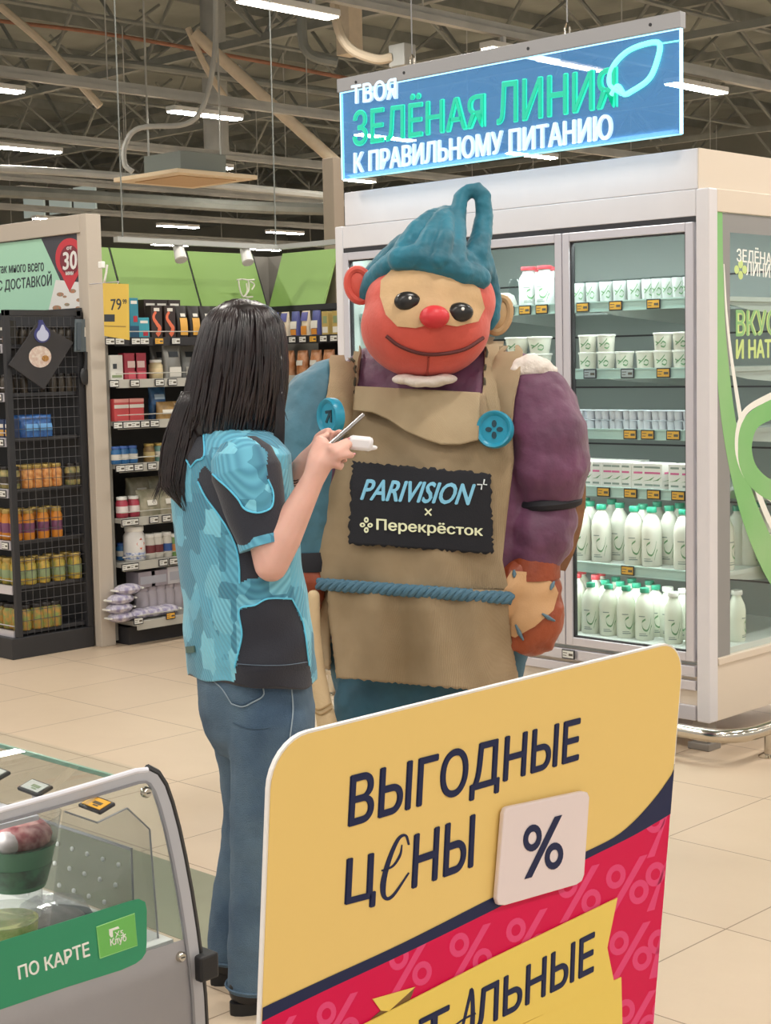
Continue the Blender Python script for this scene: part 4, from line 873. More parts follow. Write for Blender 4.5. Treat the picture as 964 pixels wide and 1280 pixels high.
# white wall ornament, spotlights on tracks
wo = thing('wall_ornament', 'white curled ornament on the green panel above the woman', 'ornament', (-7.74, 6.35, 1.95))
a = atx(300, 372, -7.72); mb = MB()
for pts in (((298, 350), (300, 362), (304, 371), (309, 364), (308, 354)), ((303, 349), (310, 351), (311, 362), (307, 371), (316, 371)), ((313, 352), (318, 356), (315, 362)), ((296, 350), (302, 349)), ((308, 350), (318, 350))):
    mb.tube(spline([atx(u, v, -7.72) for u, v in pts], 5), .005, 6)
obj('ornament', mb, M_whl, wo, smooth=True)
tk = thing('spotlight_track', 'grey lighting track above the green wall panels', 'light track', (-7.4, 6.2, 2.36))
TZ = atx(240, 304, -7.34).z; obj('track', MB().box((-7.36, 5.4, TZ - .015), (-7.32, 6.62, TZ + .015)), M_steel, tk)
obj('track_leg', MB().box((-7.36, 6.6, TZ - .015), (-5.95, 6.64, TZ + .015)), M_steel, tk)
obj('hanger', MB().tube([(-7.34, 6.6, TZ), (-7.34, 6.6, 6.5)], .004, 6), M_steeld, tk)
obj('hanger', MB().tube([(-7.34, 5.45, TZ), (-7.34, 5.45, 6.5)], .004, 6), M_steeld, tk)
for i, (x, y, rz) in enumerate(((-7.34, 5.85, 0), (-7.34, 6.36, 0), (-6.75, 6.62, 1))):
    t = thing('spotlight', 'white spotlight on the track, %s from the greige post' % ORDN[i], 'spotlight', (x, y, TZ - .05), 'spotlights on the track')
    d = Vector((.5, -.2, -.8)).normalized() if i < 2 else Vector((.55, -.75, -.3)).normalized()
    c = Vector((x, y, TZ - .06)); obj('head', MB().tube([c - d * .05, c + d * .05], [.03, .036], 14), M_lampbody, t, smooth=True); obj('stem', MB().tube([c, (x, y, TZ - .01)], .01, 8), M_lampbody, t)
    obj('lens', MB().tube([c + d * .05, c + d * .053], .03, 14), mat('spot_lens', '#e8f0ff', .3, emit=6) if i == 2 else M_lampbody, t)
# ceiling air conditioner
ac = atd(232, 224, 19.0); t = thing('ceiling_air_conditioner', 'square cassette air conditioner hanging under the roof', 'air conditioner', ac)
obj('panel', MB().box((ac.x - .6, ac.y - .6, ac.z - .02), (ac.x + .6, ac.y + .6, ac.z + .03)), mat('ac_beige', '#d8c6a8', .5), t, bevel=.01)
obj('grille', MB().box((ac.x - .42, ac.y - .42, ac.z - .03), (ac.x + .42, ac.y + .42, ac.z - .02)), mat('ac_tan', '#b89a74', .6), t)
obj('casing', MB().box((ac.x - .34, ac.y - .34, ac.z + .03), (ac.x + .34, ac.y + .34, ac.z + .27)), mat('ac_dark', '#7c8480', .6), t)
for dx, dy in ((-.3, -.3), (.3, .3)): obj('hanger', MB().tube([(ac.x + dx, ac.y + dy, ac.z + .27), (ac.x + dx, ac.y + dy, 6.5)], .012, 6), M_steel, t)

# ================================================================== GLASS COUNTER (foreground, left)
CXP = -1.942
cx_ = lambda u, v: atx(u, v, CXP)
ct = thing('display_counter', 'refrigerated glass display counter with green card sticker', 'display counter', (-3.0, .8, 0))
out = [(-40, 1023), (0, 1012), (60, 995.5), (110, 981), (150, 969), (168, 963.5), (183, 962), (195, 968), (204, 982), (212, 1005), (220, 1035), (228, 1072), (236, 1115), (243, 1160), (249, 1205), (253, 1245), (255, 1285), (256, 1340), (-40, 1340)]
M_cg = glass('counter_glass', (.93, .95, .95)); M_cf = mat('counter_frame', '#b9bac0', .3, metal=.2); M_cgrey = mat('counter_grey', '#a3a2a6', .4, var=.1, vscale=4); M_cbody = mat('counter_body', '#c9c6c2', .45)
O3 = [cx_(*p) for p in out]
obj('end_glass', MB().prism(O3, (-1, 0, 0), .008), M_cg, ct)
def inset(pts, d):
    n = len(pts); res = []
    for i in range(n):
        a, b, c = Vector(pts[i - 1] + (0,)), Vector(pts[i] + (0,)), Vector(pts[(i + 1) % n] + (0,))
        e1 = (b - a).normalized(); e2 = (c - b).normalized(); nn = Vector((-e1.y, e1.x, 0)) + Vector((-e2.y, e2.x, 0)); nn.normalize(); k = max(.5, nn.dot(Vector((-e1.y, e1.x, 0)))); res.append((b.x + nn.x * d / k, b.y + nn.y * d / k))
    return res
edge = out[:-2]
def band(mb, pts, d0, d1, fn, n, t):
    A = inset(pts, d0); B = inset(pts, d1)
    for i in range(1, len(pts) - 2): mb.prism([fn(*A[i]), fn(*A[i + 1]), fn(*B[i + 1]), fn(*B[i])], n, t)
    return mb
full = [(-120, 1045)] + out[:-2] + [(257, 1420)]
obj('end_frame', band(MB(), full, 0, 13, cx_, NX, .004), M_cf, ct)
obj('frame_lip', band(MB(), full, 13, 16, cx_, NX, .006), mat('frame_dark', '#8f9096', .3, metal=.3), ct)
obj('frame_edge', MB().tube([cx_(*p) + Vector((.002, 0, 0)) for p in out[:7]], .0045, 8), mat('frame_white', '#dedee6', .3), ct, smooth=True)
obj('gasket', MB().tube([cx_(*p) + Vector((-.004, .004, 0)) for p in out[6:-1]], .0075, 8), mat('gasket_black', '#202022', .5), ct, smooth=True)
obj('lower_panel', MB().prism([cx_(*p) for p in ((-40, 1255), (240, 1171), (243, 1188), (249, 1230), (252, 1262), (253, 1340), (-40, 1340))], NX, .002), M_cgrey, ct)
for u, v in ((181, 990), (224, 1195)):
    c = cx_(u, v); b = obj('bolt', MB().tube([c, c + NX * .006, c + NX * .010], [.0085, .0085, .006], 16), M_chrome, ct, smooth=True)
    s = obj('bolt_slot', MB().box((c.x + .0095, c.y - .0035, c.z - .0008), (c.x + .0108, c.y + .0035, c.z + .0008)), M_dark, b)
# sticker
M_gst = mat('sticker_green', '#2f9168', .4); M_gst2 = mat('card_green', '#6fbd5c', .4); M_gst3 = mat('card_lime', '#9ad98a', .4)
obj('sticker', MB().prism([cx_(*p) + NX * .002 for p in ((-40, 1187), (0, 1176), (100, 1145), (160, 1126), (172, 1123), (180, 1127), (182, 1136), (182, 1178), (181, 1190), (176, 1198), (168, 1204), (150, 1212), (80, 1234), (0, 1261), (-40, 1274))], NX, .001), M_gst, ct)
cq = [cx_(*p) + NX * .003 for p in ((123, 1197), (169.5, 1181), (166, 1141), (118.5, 1158))]
obj('card_print', MB().prism(cq, NX, .0012), M_gst2, ct)
obj('card_edge_print', MB().tube([p + NX * .0012 for p in cq] + [cq[0] + NX * .0012], .0008, 4), M_gst3, ct)
def lx(s, pts, m, off, bold, sh=0): return lettering('sticker_lettering', s, [cx_(*p) for p in pts], m, ct, NX, .0008, off, bold=bold, shear=sh)
lx('ПО КАРТЕ', ((22, 1224), (111, 1194), (109, 1176), (20, 1207)), M_lid, .003, .018)
lx('Клуб', ((136, 1184), (156, 1177), (155, 1166), (135, 1173)), M_lid, .0042, .01)
lx('Х5', ((142, 1171.5), (152.5, 1168), (151.5, 1161), (141, 1164.5)), M_lid, .0042, 0)
obj('card_logo_print', MB().prism([cx_(*p) + NX * .0042 for p in ((134, 1161), (145.5, 1157), (147, 1159.5), (138.5, 1162.3), (139, 1170), (136.5, 1171), (134.5, 1168))], NX, .0008), M_lid, ct)
# body, deck, glass skins
yR = max(p.y for p in O3)
obj('body', MB().box((-4.2, .15, .10), (CXP - .010, 1.50, .60)), M_cbody, ct, bevel=.01)
obj('plinth', MB().box((-4.15, .2, 0), (CXP - .05, 1.44, .10)), M_dark, ct)
obj('deck', MB().box((-4.2, .2, .60), (CXP - .012, 1.50, .665)), mat('deck_white', '#dcdad6', .4), ct)
prof = [p for p in O3[6:16]]
rings = [[Vector((x, p.y - d, p.z)) for p in prof] for x, d in ((CXP - .01, 0), (-4.2, 0))]
mb = MB(); n = len(prof); vs = rings[0] + rings[1] + [p - Vector((0, .006, 0)) for p in rings[0] + rings[1]]
fs = [(i, i + 1, n + i + 1, n + i) for i in range(n - 1)] + [(2 * n + i, 3 * n + i, 3 * n + i + 1, 2 * n + i + 1) for i in range(n - 1)]
mb.add(vs, fs); obj('front_glass', mb, M_cg, ct, smooth=True)
obj('top_glass', MB().box((-4.2, .8, .942), (CXP - .01, 1.404, .948)), M_cg, ct)
obj('glass_edge', MB().box((-4.2, 1.400, .9415), (CXP - .01, 1.405, .9485)), mat('glass_edge_green', '#6f9a86', .3), ct)
obj('price_shelf', MB().box((-4.2, 1.20, .905), (CXP - .03, 1.275, .912)), mat('shelf_lilac', '#c8c6d0', .4), ct)
M_ac = glass('acrylic', (.86, .87, .87)); M_ae = mat('acrylic_edge', '#8a8a8e', .3)
for k, (y, x0, x1, z1) in enumerate(((atx(163, 1062, -1.985).y, -2.45, -1.985, atx(163, 1062, -1.985).z),)):
    b = obj('baffle', MB().box((x0, y, .665), (x1, y + .004, z1)), M_ac, ct)
    obj('baffle_edge', MB().tube([(x0, y + .002, z1), (x1, y + .002, z1)], .003, 5).tube([(x1, y + .002, z1), (x1, y + .002, .667)], .002, 5), M_ae, b)
    bmb = MB()
    for i in range(7):
        for j in range(4): bmb.ell((x1 - .03 - .042 * i - .01 * (j % 2), y - .002, z1 - .03 - .035 * j), .0042, .003, .0042, nu=8, nv=6)
    obj('hole_pattern', bmb, mat('hole_pale', '#d2d2d0', .3), b, smooth=True)
dv = [(80, 1014), (121, 1028), (158, 1010), (186, 1036), (198, 1188), (60, 1190)]
dq = [atx(u, v, CXP - .035) for u, v in dv]; b = obj('divider', MB().prism(dq, (-1, 0, 0), .003), M_ac, ct); obj('divider_edge', MB().tube([p + NX * .002 for p in dq[:5]], .0016, 5), M_ae, b)
# tags and food in the counter
ld = bpy.data.lights.new('counter_fill', 'AREA'); ld.shape = 'RECTANGLE'; ld.size = 1.6; ld.size_y = .04; ld.energy = 4; ld.color = (1, .97, .92)  # unseen fill lamp, added to brighten the counter interior
lo = bpy.data.objects.new('counter_fill', ld); COL.objects.link(lo); lo.location = (-2.85, 1.235, .90)
def ctag(u, v, face, label, y=1.245, z=.935):
    p = atz(u, v, z); t = thing('price_tag', label, 'price tag', (p.x, p.y, z), 'price tags on the counter top')
    nrm = Vector((.05, -.28, .95)).normalized(); ax = Vector((1, 0, 0)); ax = (ax - nrm * ax.dot(nrm)).normalized(); ay = nrm.cross(ax)
    obj('tag_frame', MB().obox(p, ax, ay, nrm, .027, .015, .003), MATS['tag_black'], t, bevel=.002); obj('tag_screen', MB().obox(p + nrm * .0034, ax, ay, nrm, .022, .011, .0006), face, t)
    obj('tag_print', MB().obox(p + nrm * .0042 + ax * .004, ax, ay, nrm, .010, .003, .0002).obox(p + nrm * .0042 - ay * .006 + ax * .006, ax, ay, nrm, .006, .0014, .0002), M_grl if face is M_tw else MATS['tag_ink'], t)
    obj('tag_foot', MB().tube([p - nrm * .004, (p.x, p.y, .913)], .006, 6), M_cf, t)
ctag(44, 985, M_tw, 'white price tag on the counter shelf behind the end frame'); ctag(-8, 967, M_tw, 'white price tag on the counter at the photo edge'); ctag(121, 1006, M_ty, 'yellow price tag inside the counter under the end frame', z=.92)
bx = thing('salad_bowl', 'clear salad bowl of red meat with dark green sleeve', 'salad bowl', (-2.09, 1.20, .70)); c = atx(22, 1080, -2.10)
obj('bowl', MB().lathe([(.042, -.035), (.060, .03), (.062, .034)], 22, c), mat('paper_sleeve', '#3f6b52', .5), bx, smooth=True)
obj('leaf_print', MB().lathe([(.0445, -.028), (.0535, .003)], 22, c), mat('sleeve_pattern', '#3f6b52', .5, var=.9, vscale=40, col2='#26302c'), bx, smooth=True)
obj('clear_rim', MB().lathe([(.062, .034), (.070, .075), (.071, .078), (.069, .078), (.061, .036)], 22, c), M_ac, bx, smooth=True)
obj('meat', MB().ell(c + Vector((0, 0, .045)), .055, .055, .03, nu=18, nv=10), mat('red_meat', '#8a3f48', .4, var=.6, vscale=60, col2='#c79a96'), bx, smooth=True)
obj('onion', MB().ell(c + Vector((.02, -.03, .045)), .028, .022, .02, nu=12, nv=8), mat('onion_pale', '#cfc2c2', .4, var=.3, vscale=60), bx, smooth=True)
obj('pedestal', MB().lathe([(.036, .665 - c.z), (.036, -.036)], 18, c), M_ac, bx, smooth=True)
dm = thing('takeaway_tub', 'round clear deli tub with yellow-green filling', 'tub', (-2.0, 1.2, .665)); c = atx(8, 1165, -2.02)
obj('tub_body', MB().lathe([(.042, -.03), (.046, .0), (.048, .02)], 22, c), mat('deli_fill', '#b9b27a', .4, var=.5, vscale=60, col2='#8a9a52'), dm, smooth=True)
obj('lid', MB().lathe([(.050, .02), (.052, .024), (.048, .034), (.0, .036)], 22, c), glass('clear_lid', (.93, .94, .92), haze=.12), dm, smooth=True)
cl = thing('takeaway_box', 'clear plastic clamshell box behind the deli tub', 'takeaway box', (-2.1, 1.3, .665)); c = atx(68, 1150, -2.06)
obj('tray', MB().lathe([(.055, -.03), (.062, .0), (.064, .004)], 8, c), mat('tray_grey', '#77767a', .3, metal=.4), cl, smooth=True, angle=30)
obj('clear_lid', MB().lathe([(.064, .004), (.050, .028), (.0, .030)], 8, c), glass('clear_lid_b', (.9, .9, .92), haze=.15, rough=.05), cl, smooth=True, angle=30)
obj('food', MB().ell(c + Vector((0, 0, .0)), .05, .05, .016, nu=14, nv=8), mat('grey_food', '#8f8680', .5, var=.5, vscale=50), cl, smooth=True)
bp = atd(268, 1205, 3.1); bp = Vector((CXP + .02, 1.555, .62)); bpx = atx(262, 1207, CXP + .01)
obj('corner_bumper', MB().box((bpx.x - .05, bpx.y - .025, bpx.z - .02), (bpx.x + .01, bpx.y + .012, bpx.z + .022)), MATS['gasket_black'], ct, bevel=.004)
obj('bumper_bar', MB().box((-4.2, 1.50, .50), (CXP - .012, 1.53, .53)), MATS['gasket_black'], ct)
# green-grey strip of flooring beside the counter
struct('floor_strip', MB().box((-7.0, 2.62, 0), (-3.05, 3.03, .0012)), mat('floor_green', '#86876f', .4, var=.15, vscale=3))

# ================================================================== PROMO SIGN (foreground)
LEAN = math.radians(5.5); PD = 2.15
p0 = atd(598, 905, PD); PUP = Vector((math.sin(LEAN), 0, math.cos(LEAN))); PAX = Vector((0, 1, 0)); PN = PAX.cross(PUP).normalized()
if PN.x < 0: PN = -PN
def pp(u, v):
    d = ray(u, v); t = (p0 - CAMP).dot(PN) / d.dot(PN); return CAMP + d * t
z1 = lambda x, y: pp(310 + x / 1.7214, 800 + y / 1.7214)
ps = thing('promo_sign', 'large yellow and pink promotional board in the foreground', 'sign', (p0.x, p0.y, 0))
# board outline in the plane
tl = pp(338, 925); tr = pp(855.5, 805); ll = (tl - p0); lr = (tr - p0)
ya, yb = ll.y, lr.y; zt2 = max((pp(420, 901.7) - p0).dot(PUP), (pp(810, 812.8) - p0).dot(PUP)); zt2 = ((pp(420, 901.7) - p0).dot(PUP) + (pp(810, 812.8) - p0).dot(PUP)) / 2
zb2 = (Vector((p0.x, 0, .28)) - Vector((p0.x, 0, p0.z))).z / math.cos(LEAN)
def pl(y, z): return p0 + PAX * y + PUP * z
R_ = .062
def rrect(y0, y1, z0, z1_, r, rb=0.0, n=8):
    pts = []
    for (cy_, cz_, a0, rr) in ((y1 - r, z1_ - r, 0, r), (y0 + r, z1_ - r, PI / 2, r), (y0 + rb, z0 + rb, PI, rb), (y1 - rb, z0 + rb, 1.5 * PI, rb)):
        if rr <= 0: pts.append((cy_, cz_)); continue
        for k in range(n + 1): a = a0 + PI / 2 * k / n; pts.append((cy_ + rr * math.cos(a), cz_ + rr * math.sin(a)))
    return pts
ob = rrect(ya, yb, zb2, zt2, R_)
obj('board_core', MB().prism([pl(*p) - PN * .006 for p in ob], PN, .006), mat('board_white', '#ece9e6', .4), ps)
M_y = mat('promo_yellow', '#f0d080', .5, spec=.25); M_nv = mat('promo_navy', '#202a50', .5, spec=.2); M_pk = mat('promo_pink', '#dc0850', .5, spec=.2); M_pk2 = mat('promo_pink_light', '#e84a80', .5, spec=.2); M_tile = mat('promo_tile', '#ecdfe0', .4)
ins = rrect(ya + .003, yb - .003, zb2 + .003, zt2 - .003, R_ - .003)
obj('yellow_face', MB().prism([pl(*p) for p in ins], PN, .0008), M_y, ps)
def Z(name, pts, m, off, t=.0006): return obj(name, MB().prism([z1(*p) + PN * off for p in pts], PN, t), m, ps)
upc = [tuple(p)[:2] for p in spline([(24, 793, 0), (160, 730, 0), (330, 652, 0), (520, 556, 0), (640, 498, 0), (715, 460, 0), (800, 415, 0), (870, 345, 0), (929, 262, 0)], 6)]
loc_ = [tuple(p)[:2] for p in spline([(24, 822, 0), (160, 755, 0), (330, 676, 0), (520, 583, 0), (640, 521, 0), (720, 474, 0), (820, 424, 0), (880, 390, 0), (923, 364, 0)], 6)]
low = [( 20, 1500), (885, 1500)]
yl, yr = ya + .003, yb - .003
def clampq(p):
    q = z1(*p) - p0; return pl(min(max(q.y, yl), yr), max(q.dot(PUP), zb2 + .003))
def Zc(name, pts, m, off, t=.0006): return obj(name, MB().prism([clampq(p) + PN * off for p in pts], PN, t), m, ps)
mbn = MB(); mbp = MB()
for i in range(len(upc) - 1):
    mbn.prism([clampq(upc[i]) + PN * .0014, clampq(upc[i + 1]) + PN * .0014, clampq(loc_[i + 1]) + PN * .0014, clampq(loc_[i]) + PN * .0014], PN, .0006)
    q0 = clampq(loc_[i]); q1 = clampq(loc_[i + 1]); b0 = pl(q0.y - p0.y, zb2 + .003); b1 = pl(q1.y - p0.y, zb2 + .003)
    mbp.prism([q0 + PN * .0009, q1 + PN * .0009, b1 + PN * .0009, b0 + PN * .0009], PN, .0005)
obj('navy_swoosh', mbn, M_nv, ps); obj('pink_field', mbp, M_pk, ps)
def pct(name, c, w_, h_, m, off, parent=ps, n=PN, slope=-.26, fn=z1, rr=.27, clip=True, thick=.0006, barw=.09):   # a percent sign: two rings and a bar
    mb = MB()
    fq = (lambda x, y: (clampq((x, y)) if clip else fn(x, y)))
    def at(a, b): return fq(c[0] + a * w_, c[1] - b * h_ + slope * a * w_) + n * off
    for (a0, b0) in ((-.27, .24), (.27, -.24)):
        N = 20
        for k in range(N):
            t0, t1 = 2 * PI * k / N, 2 * PI * (k + 1) / N
            mb.prism([at(a0 + .23 * math.cos(t0), b0 + rr * math.sin(t0)), at(a0 + .23 * math.cos(t1), b0 + rr * math.sin(t1)), at(a0 + .11 * math.cos(t1), b0 + rr * .48 * math.sin(t1)), at(a0 + .11 * math.cos(t0), b0 + rr * .48 * math.sin(t0))], n, thick)
    mb.prism([at(-.38 - barw, -.55), at(-.38 + barw, -.55), at(.38 + barw, .55), at(.38 - barw, .55)], n, thick)
    return obj(name, mb, m, parent)
for c in ((348, 700), (478, 672), (600, 640), (712, 545), (815, 525), (900, 520), (822, 668), (905, 665), (900, 405), (192, 820), (835, 815), (915, 810), (60, 870), (330, 850), (700, 900), (840, 960), (910, 950), (200, 960), (80, 1010)):
    pct('percent_print', c, 92, 96, M_pk2, .0013, thick=.0003)
tile = [z1(*p) for p in ((548, 355), (707, 322), (718, 324), (722, 334), (711, 500), (706, 514), (694, 522), (540, 566), (526, 565), (522, 553), (537, 370), (541, 359))]
obj('white_tile', MB().prism([p + PN * .004 for p in tile], PN, .008), M_tile, ps, bevel=.002)
pct('tile_percent', (621, 440), 86, 106, M_nv, .0125, clip=False)
def lz(s, pts, off=.001, bold=.01, m=None, sh=0, sp=1): return lettering('promo_lettering', s, [z1(*p) for p in pts], m or M_nv, ps, PN, .0008, off, bold=bold, shear=sh, space=sp)
lz('ВЫГОДНЫЕ', ((212, 425), (709, 276), (715, 165), (219, 290)), bold=.02)
lz('Ц', ((205, 590), (272, 572), (277, 455), (211, 470)), bold=.02); lz('НЫ', ((350, 535), (483, 487), (488, 373), (356, 418)), bold=.02)
# brush-script letter
def brush(name, pts, ws, off, m=M_nv): return obj(name, strip(MB(), pts, ws, lambda a, b: z1(a, b) + PN * off, PN, .0008), m, ps)
brush('script_lettering', [(345, 440), (338, 420), (322, 428), (303, 470), (290, 520), (292, 552), (310, 550), (345, 500)], [(0, 4), (.25, 6), (.6, 12), (.8, 7), (1, 3)], .001)
brush('script_lettering', [(286, 496), (310, 486), (326, 462), (330, 440)], [(0, 3), (.6, 5), (1, 2)], .001)
# ribbons
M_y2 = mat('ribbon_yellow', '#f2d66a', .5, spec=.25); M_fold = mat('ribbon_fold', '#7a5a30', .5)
Z('ribbon', ((790, 553), (768, 660), (783, 735), (520, 852), (300, 960), (60, 1070), (40, 920), (240, 827), (520, 683)), M_y2, .003, .002)
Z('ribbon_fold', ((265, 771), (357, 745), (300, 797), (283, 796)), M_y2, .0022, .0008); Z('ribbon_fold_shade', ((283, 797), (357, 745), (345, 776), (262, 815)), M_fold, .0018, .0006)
Z('lower_ribbon', ((800, 724), (806, 1010), (300, 1240), (300, 955), (560, 838)), M_y2, .002, .0015)
def rb(x): return 712 + (738 - x) * .5
def rt_(x): return 624 + (741 - x) * .5
for s, a, b in (('Т', 362, 428), ('ЛЬНЫЕ', 484, 741)): lz(s, ((a - 3, rb(a)), (b - 3, rb(b)), (b, rt_(b)), (a, rt_(a))), off=.005, bold=.02)
brush('script_lettering', [(432, 872), (452, 840), (470, 770), (476, 750), (478, 800), (476, 850), (486, 845)], [(0, 4), (.5, 7), (.75, 10), (1, 4)], .005)
brush('script_lettering', [(440, 826), (460, 812), (484, 800)], [(0, 3), (1, 4)], .005)
for yy in (ya + .12, yb - .12):
    a = pl(yy, zb2 + .25) - PN * .012; f = obj('stand_leg', MB().tube([a, Vector((a.x - .05, a.y, .012))], .012, 10), M_cf, ps, smooth=True); obj('stand_foot', MB().box((a.x - .25, a.y - .03, 0), (a.x + .12, a.y + .03, .012)), M_cf, f)

# ================================================================== PEOPLE: shared tools
def proj(P):
    X, Y, Z = P[0], P[1], P[2] - CAMH
    x = X * cy + Y * sy; y = -X * sy + Y * cy; yc = y * cp - Z * sp; zc = y * sp + Z * cp
    return 482 + FPX * (x * cr - zc * sr) / yc, 640 - FPX * (x * sr + zc * cr) / yc
def drape(tree, u, v, off=.002):
    d = ray(u, v).normalized(); h = tree.ray_cast(CAMP, d)
    if h[0] is None: return None
    n = h[1]
    if n.dot(d) > 0: n = -n
    return h[0] + n * off
def drape_line(name, tree, pts, r, m, parent, off=.002, n=6, seg=5):
    P = [drape(tree, p.x, p.y, off) for p in spline([(a, b, 0) for a, b in pts], seg)]
    P = [p for p in P if p is not None]
    return obj(name, MB().tube(P, r, n), m, parent, smooth=True) if len(P) > 1 else None
def drape_patch(name, tree, poly, m, parent, off=.003, step=4, t=.003):
    us = [p[0] for p in poly]; vs = [p[1] for p in poly]; bm = bmesh.new()
    fsv = {}; nu = int((max(us) - min(us)) / step) + 2; nv = int((max(vs) - min(vs)) / step) + 2
    # triangulated outline, subdivided, then laid on the surface
    vv = [bm.verts.new((a, b, 0)) for a, b in poly]; bm.faces.new(vv)
    for k in range(1, nu): bmesh.ops.bisect_plane(bm, geom=bm.verts[:] + bm.edges[:] + bm.faces[:], plane_co=(min(us) + k * step, 0, 0), plane_no=(1, 0, 0))
    for k in range(1, nv): bmesh.ops.bisect_plane(bm, geom=bm.verts[:] + bm.edges[:] + bm.faces[:], plane_co=(0, min(vs) + k * step, 0), plane_no=(0, 1, 0))
    mb = MB(); top = []; bot = []
    bm.verts.index_update()
    for w_ in bm.verts:
        a = drape(tree, w_.co.x, w_.co.y, off + t); b = drape(tree, w_.co.x, w_.co.y, off - .002)
        top.append(a); bot.append(b)
    ok = lambda f: all(top[w_.index] is not None for w_ in f.verts)
    fs = [[w_.index for w_ in f.verts] for f in bm.faces if ok(f)]; bm.free()
    K = len(top); z = Vector((0, 0, 0)); cnt = {}
    for f in fs:
        for i in range(len(f)): e = (f[i], f[(i + 1) % len(f)]); cnt.setdefault(tuple(sorted(e)), []).append(e)
    faces = [list(f) for f in fs] + [[i + K for i in reversed(f)] for f in fs] + [[e[0][1], e[0][0], e[0][0] + K, e[0][1] + K] for e in cnt.values() if len(e) == 1]
    mb.add([p or z for p in top] + [p or z for p in bot], faces)
    o = obj(name, mb, m, parent, smooth=True, angle=50)
    bm = bmesh.new(); bm.from_mesh(o.data); bmesh.ops.delete(bm, geom=[w_ for w_ in bm.verts if not w_.link_faces], context='VERTS'); bm.to_mesh(o.data); bm.free()
    return o
def skin_mat(name, c, sss=.15):
    m = mat(name, c, .5, var=.12, vscale=14, bump=.03, bscale=400); b = m.node_tree.nodes['Principled BSDF']
    b.inputs['Subsurface Weight'].default_value = sss; b.inputs['Subsurface Scale'].default_value = .01; return m
def set_faces(o, mats, pick):
    org = ORG[o.name]
    for m in mats[1:]: o.data.materials.append(m)
    for p in o.data.polygons: p.material_index = pick(p.center + org, p.normal)

# ================================================================== WOMAN
WD = 3.85; WS = WD / FPX
W = lambda u, v, d=0.: atd(u, v, WD + d)
wf = (ER * .82 + EF * .57).normalized(); wl = (ER * .57 - EF * .82).normalized()
foot = atz(300, 1262); wo_ = thing('person', 'woman with long dark hair in aqua and black jersey and jeans holding a phone', 'person', (foot.x, foot.y, 0))
M_skin = skin_mat('skin', '#e2b0a0')
HC = W(302, 436, 0.); hf = (wf * .97 - EZ * .22).normalized(); hu = (EZ * .97 + wf * .22).normalized()
def HP(f, l, z): return HC + hf * f + wl * l + hu * z
mb = MB()
mb.ell(HC, .093, .074, .100, hf, wl, hu); mb.ell(HP(.028, 0, -.055), .062, .055, .062, hf, wl, hu); mb.ell(HP(.06, 0, -.098), .026, .028, .020, hf, wl, hu)
mb.caps([HP(.086, 0, .005), HP(.104, 0, -.03)], [.009, .013]); mb.ell(HP(.086, 0, -.066), .014, .024, .010, hf, wl, hu)
for s in (-1, 1): mb.ell(HP(.068, .034 * s, .02), .02, .028, .008, hf, wl, hu); mb.ell(HP(.052, .042 * s, -.03), .03, .022, .02, hf, wl, hu); mb.ell(HP(-.005, .076 * s, -.02), .018, .008, .03, hf, wl, hu)
mb.caps([HP(-.02, 0, -.07), W(290, 530, 0), W(288, 556, 0)], [.052, .054, .062])
mb.caps([W(289, 578, 0) + wl * .12, W(289, 578, 0) - wl * .12], [.04, .04]); 
for v, a_, b_ in ((590, .14, .085), (640, .145, .09), (700, .135, .085), (760, .13, .085), (820, .145, .095), (870, .125, .085)):
    mb.ell(W(interp(((590, 289), (700, 298), (870, 322)), v)[0], v), a_, b_, .07, wl, wf, EZ)
SH = W(311, 572, -.145); EL = W(339, 706, -.19); WR = W(391, 600, -.17)
mb.caps([SH, (SH + EL) / 2, EL], [.040, .042, .040]); mb.caps([EL, EL + (WR - EL) * .3 + EZ * .004, WR], [.040, .042, .0265])
# near hand
mb.caps([WR, W(402, 579, -.165), W(410, 565, -.155)], [.0265, .027, .022]); mb.caps([WR, W(398, 572, -.15), W(402, 556, -.14)], [.024, .026, .020]); mb.caps([W(402, 579, -.165), W(415, 575, -.165)], [.024, .018])
for pts, rs in (
    ([(406, 558, -.15), (414, 561, -.175), (425, 556, -.16), (434, 551, -.14)], (.0125, .0105, .0095, .008)),
    ([(412, 566, -.165), (421, 566, -.18), (430, 560, -.165), (438, 555, -.145)], (.0125, .0105, .0095, .008)),
    ([(415, 573, -.17), (423, 571, -.18), (432, 569, -.17), (440, 569, -.15)], (.012, .010, .0092, .008)),
    ([(414, 579, -.17), (420, 581, -.175), (425, 584, -.165), (427, 581, -.15)], (.0105, .009, .0082, .0075)),
    ([(400, 575, -.14), (397, 561, -.12), (399, 550, -.10), (408, 545, -.085)], (.017, .0145, .0115, .009))):
    mb.caps([W(*p) for p in pts], rs, 12)
# far arm and hand
SH2 = W(289, 575, .15); EL2 = W(330, 650, .10); WR2 = W(384, 577, -.03)
mb.caps([SH2, EL2, WR2], [.05, .040, .027]); mb.caps([WR2, W(400, 562, -.06), W(408, 556, -.07)], [.027, .026, .020])
for pts, rs in (
    ([(404, 554, -.06), (412, 547, -.06), (420, 543, -.07), (425, 540, -.09)], (.012, .0105, .009, .008)),
    ([(408, 560, -.07), (418, 560, -.05), (428, 562, -.06), (434, 566, -.09)], (.012, .010, .009, .008)),
    ([(406, 564, -.06), (416, 568, -.04), (426, 572, -.05), (431, 575, -.08)], (.0115, .0098, .0088, .0078)),
    ([(402, 567, -.05), (410, 573, -.03), (418, 578, -.04), (423, 581, -.07)], (.0105, .0088, .008, .0072)),
    ([(396, 556, -.05), (398, 547, -.05), (405, 541, -.06), (411, 538, -.07)], (.014, .0115, .0095, .008))):
    mb.caps([W(*p) for p in pts], rs, 12)
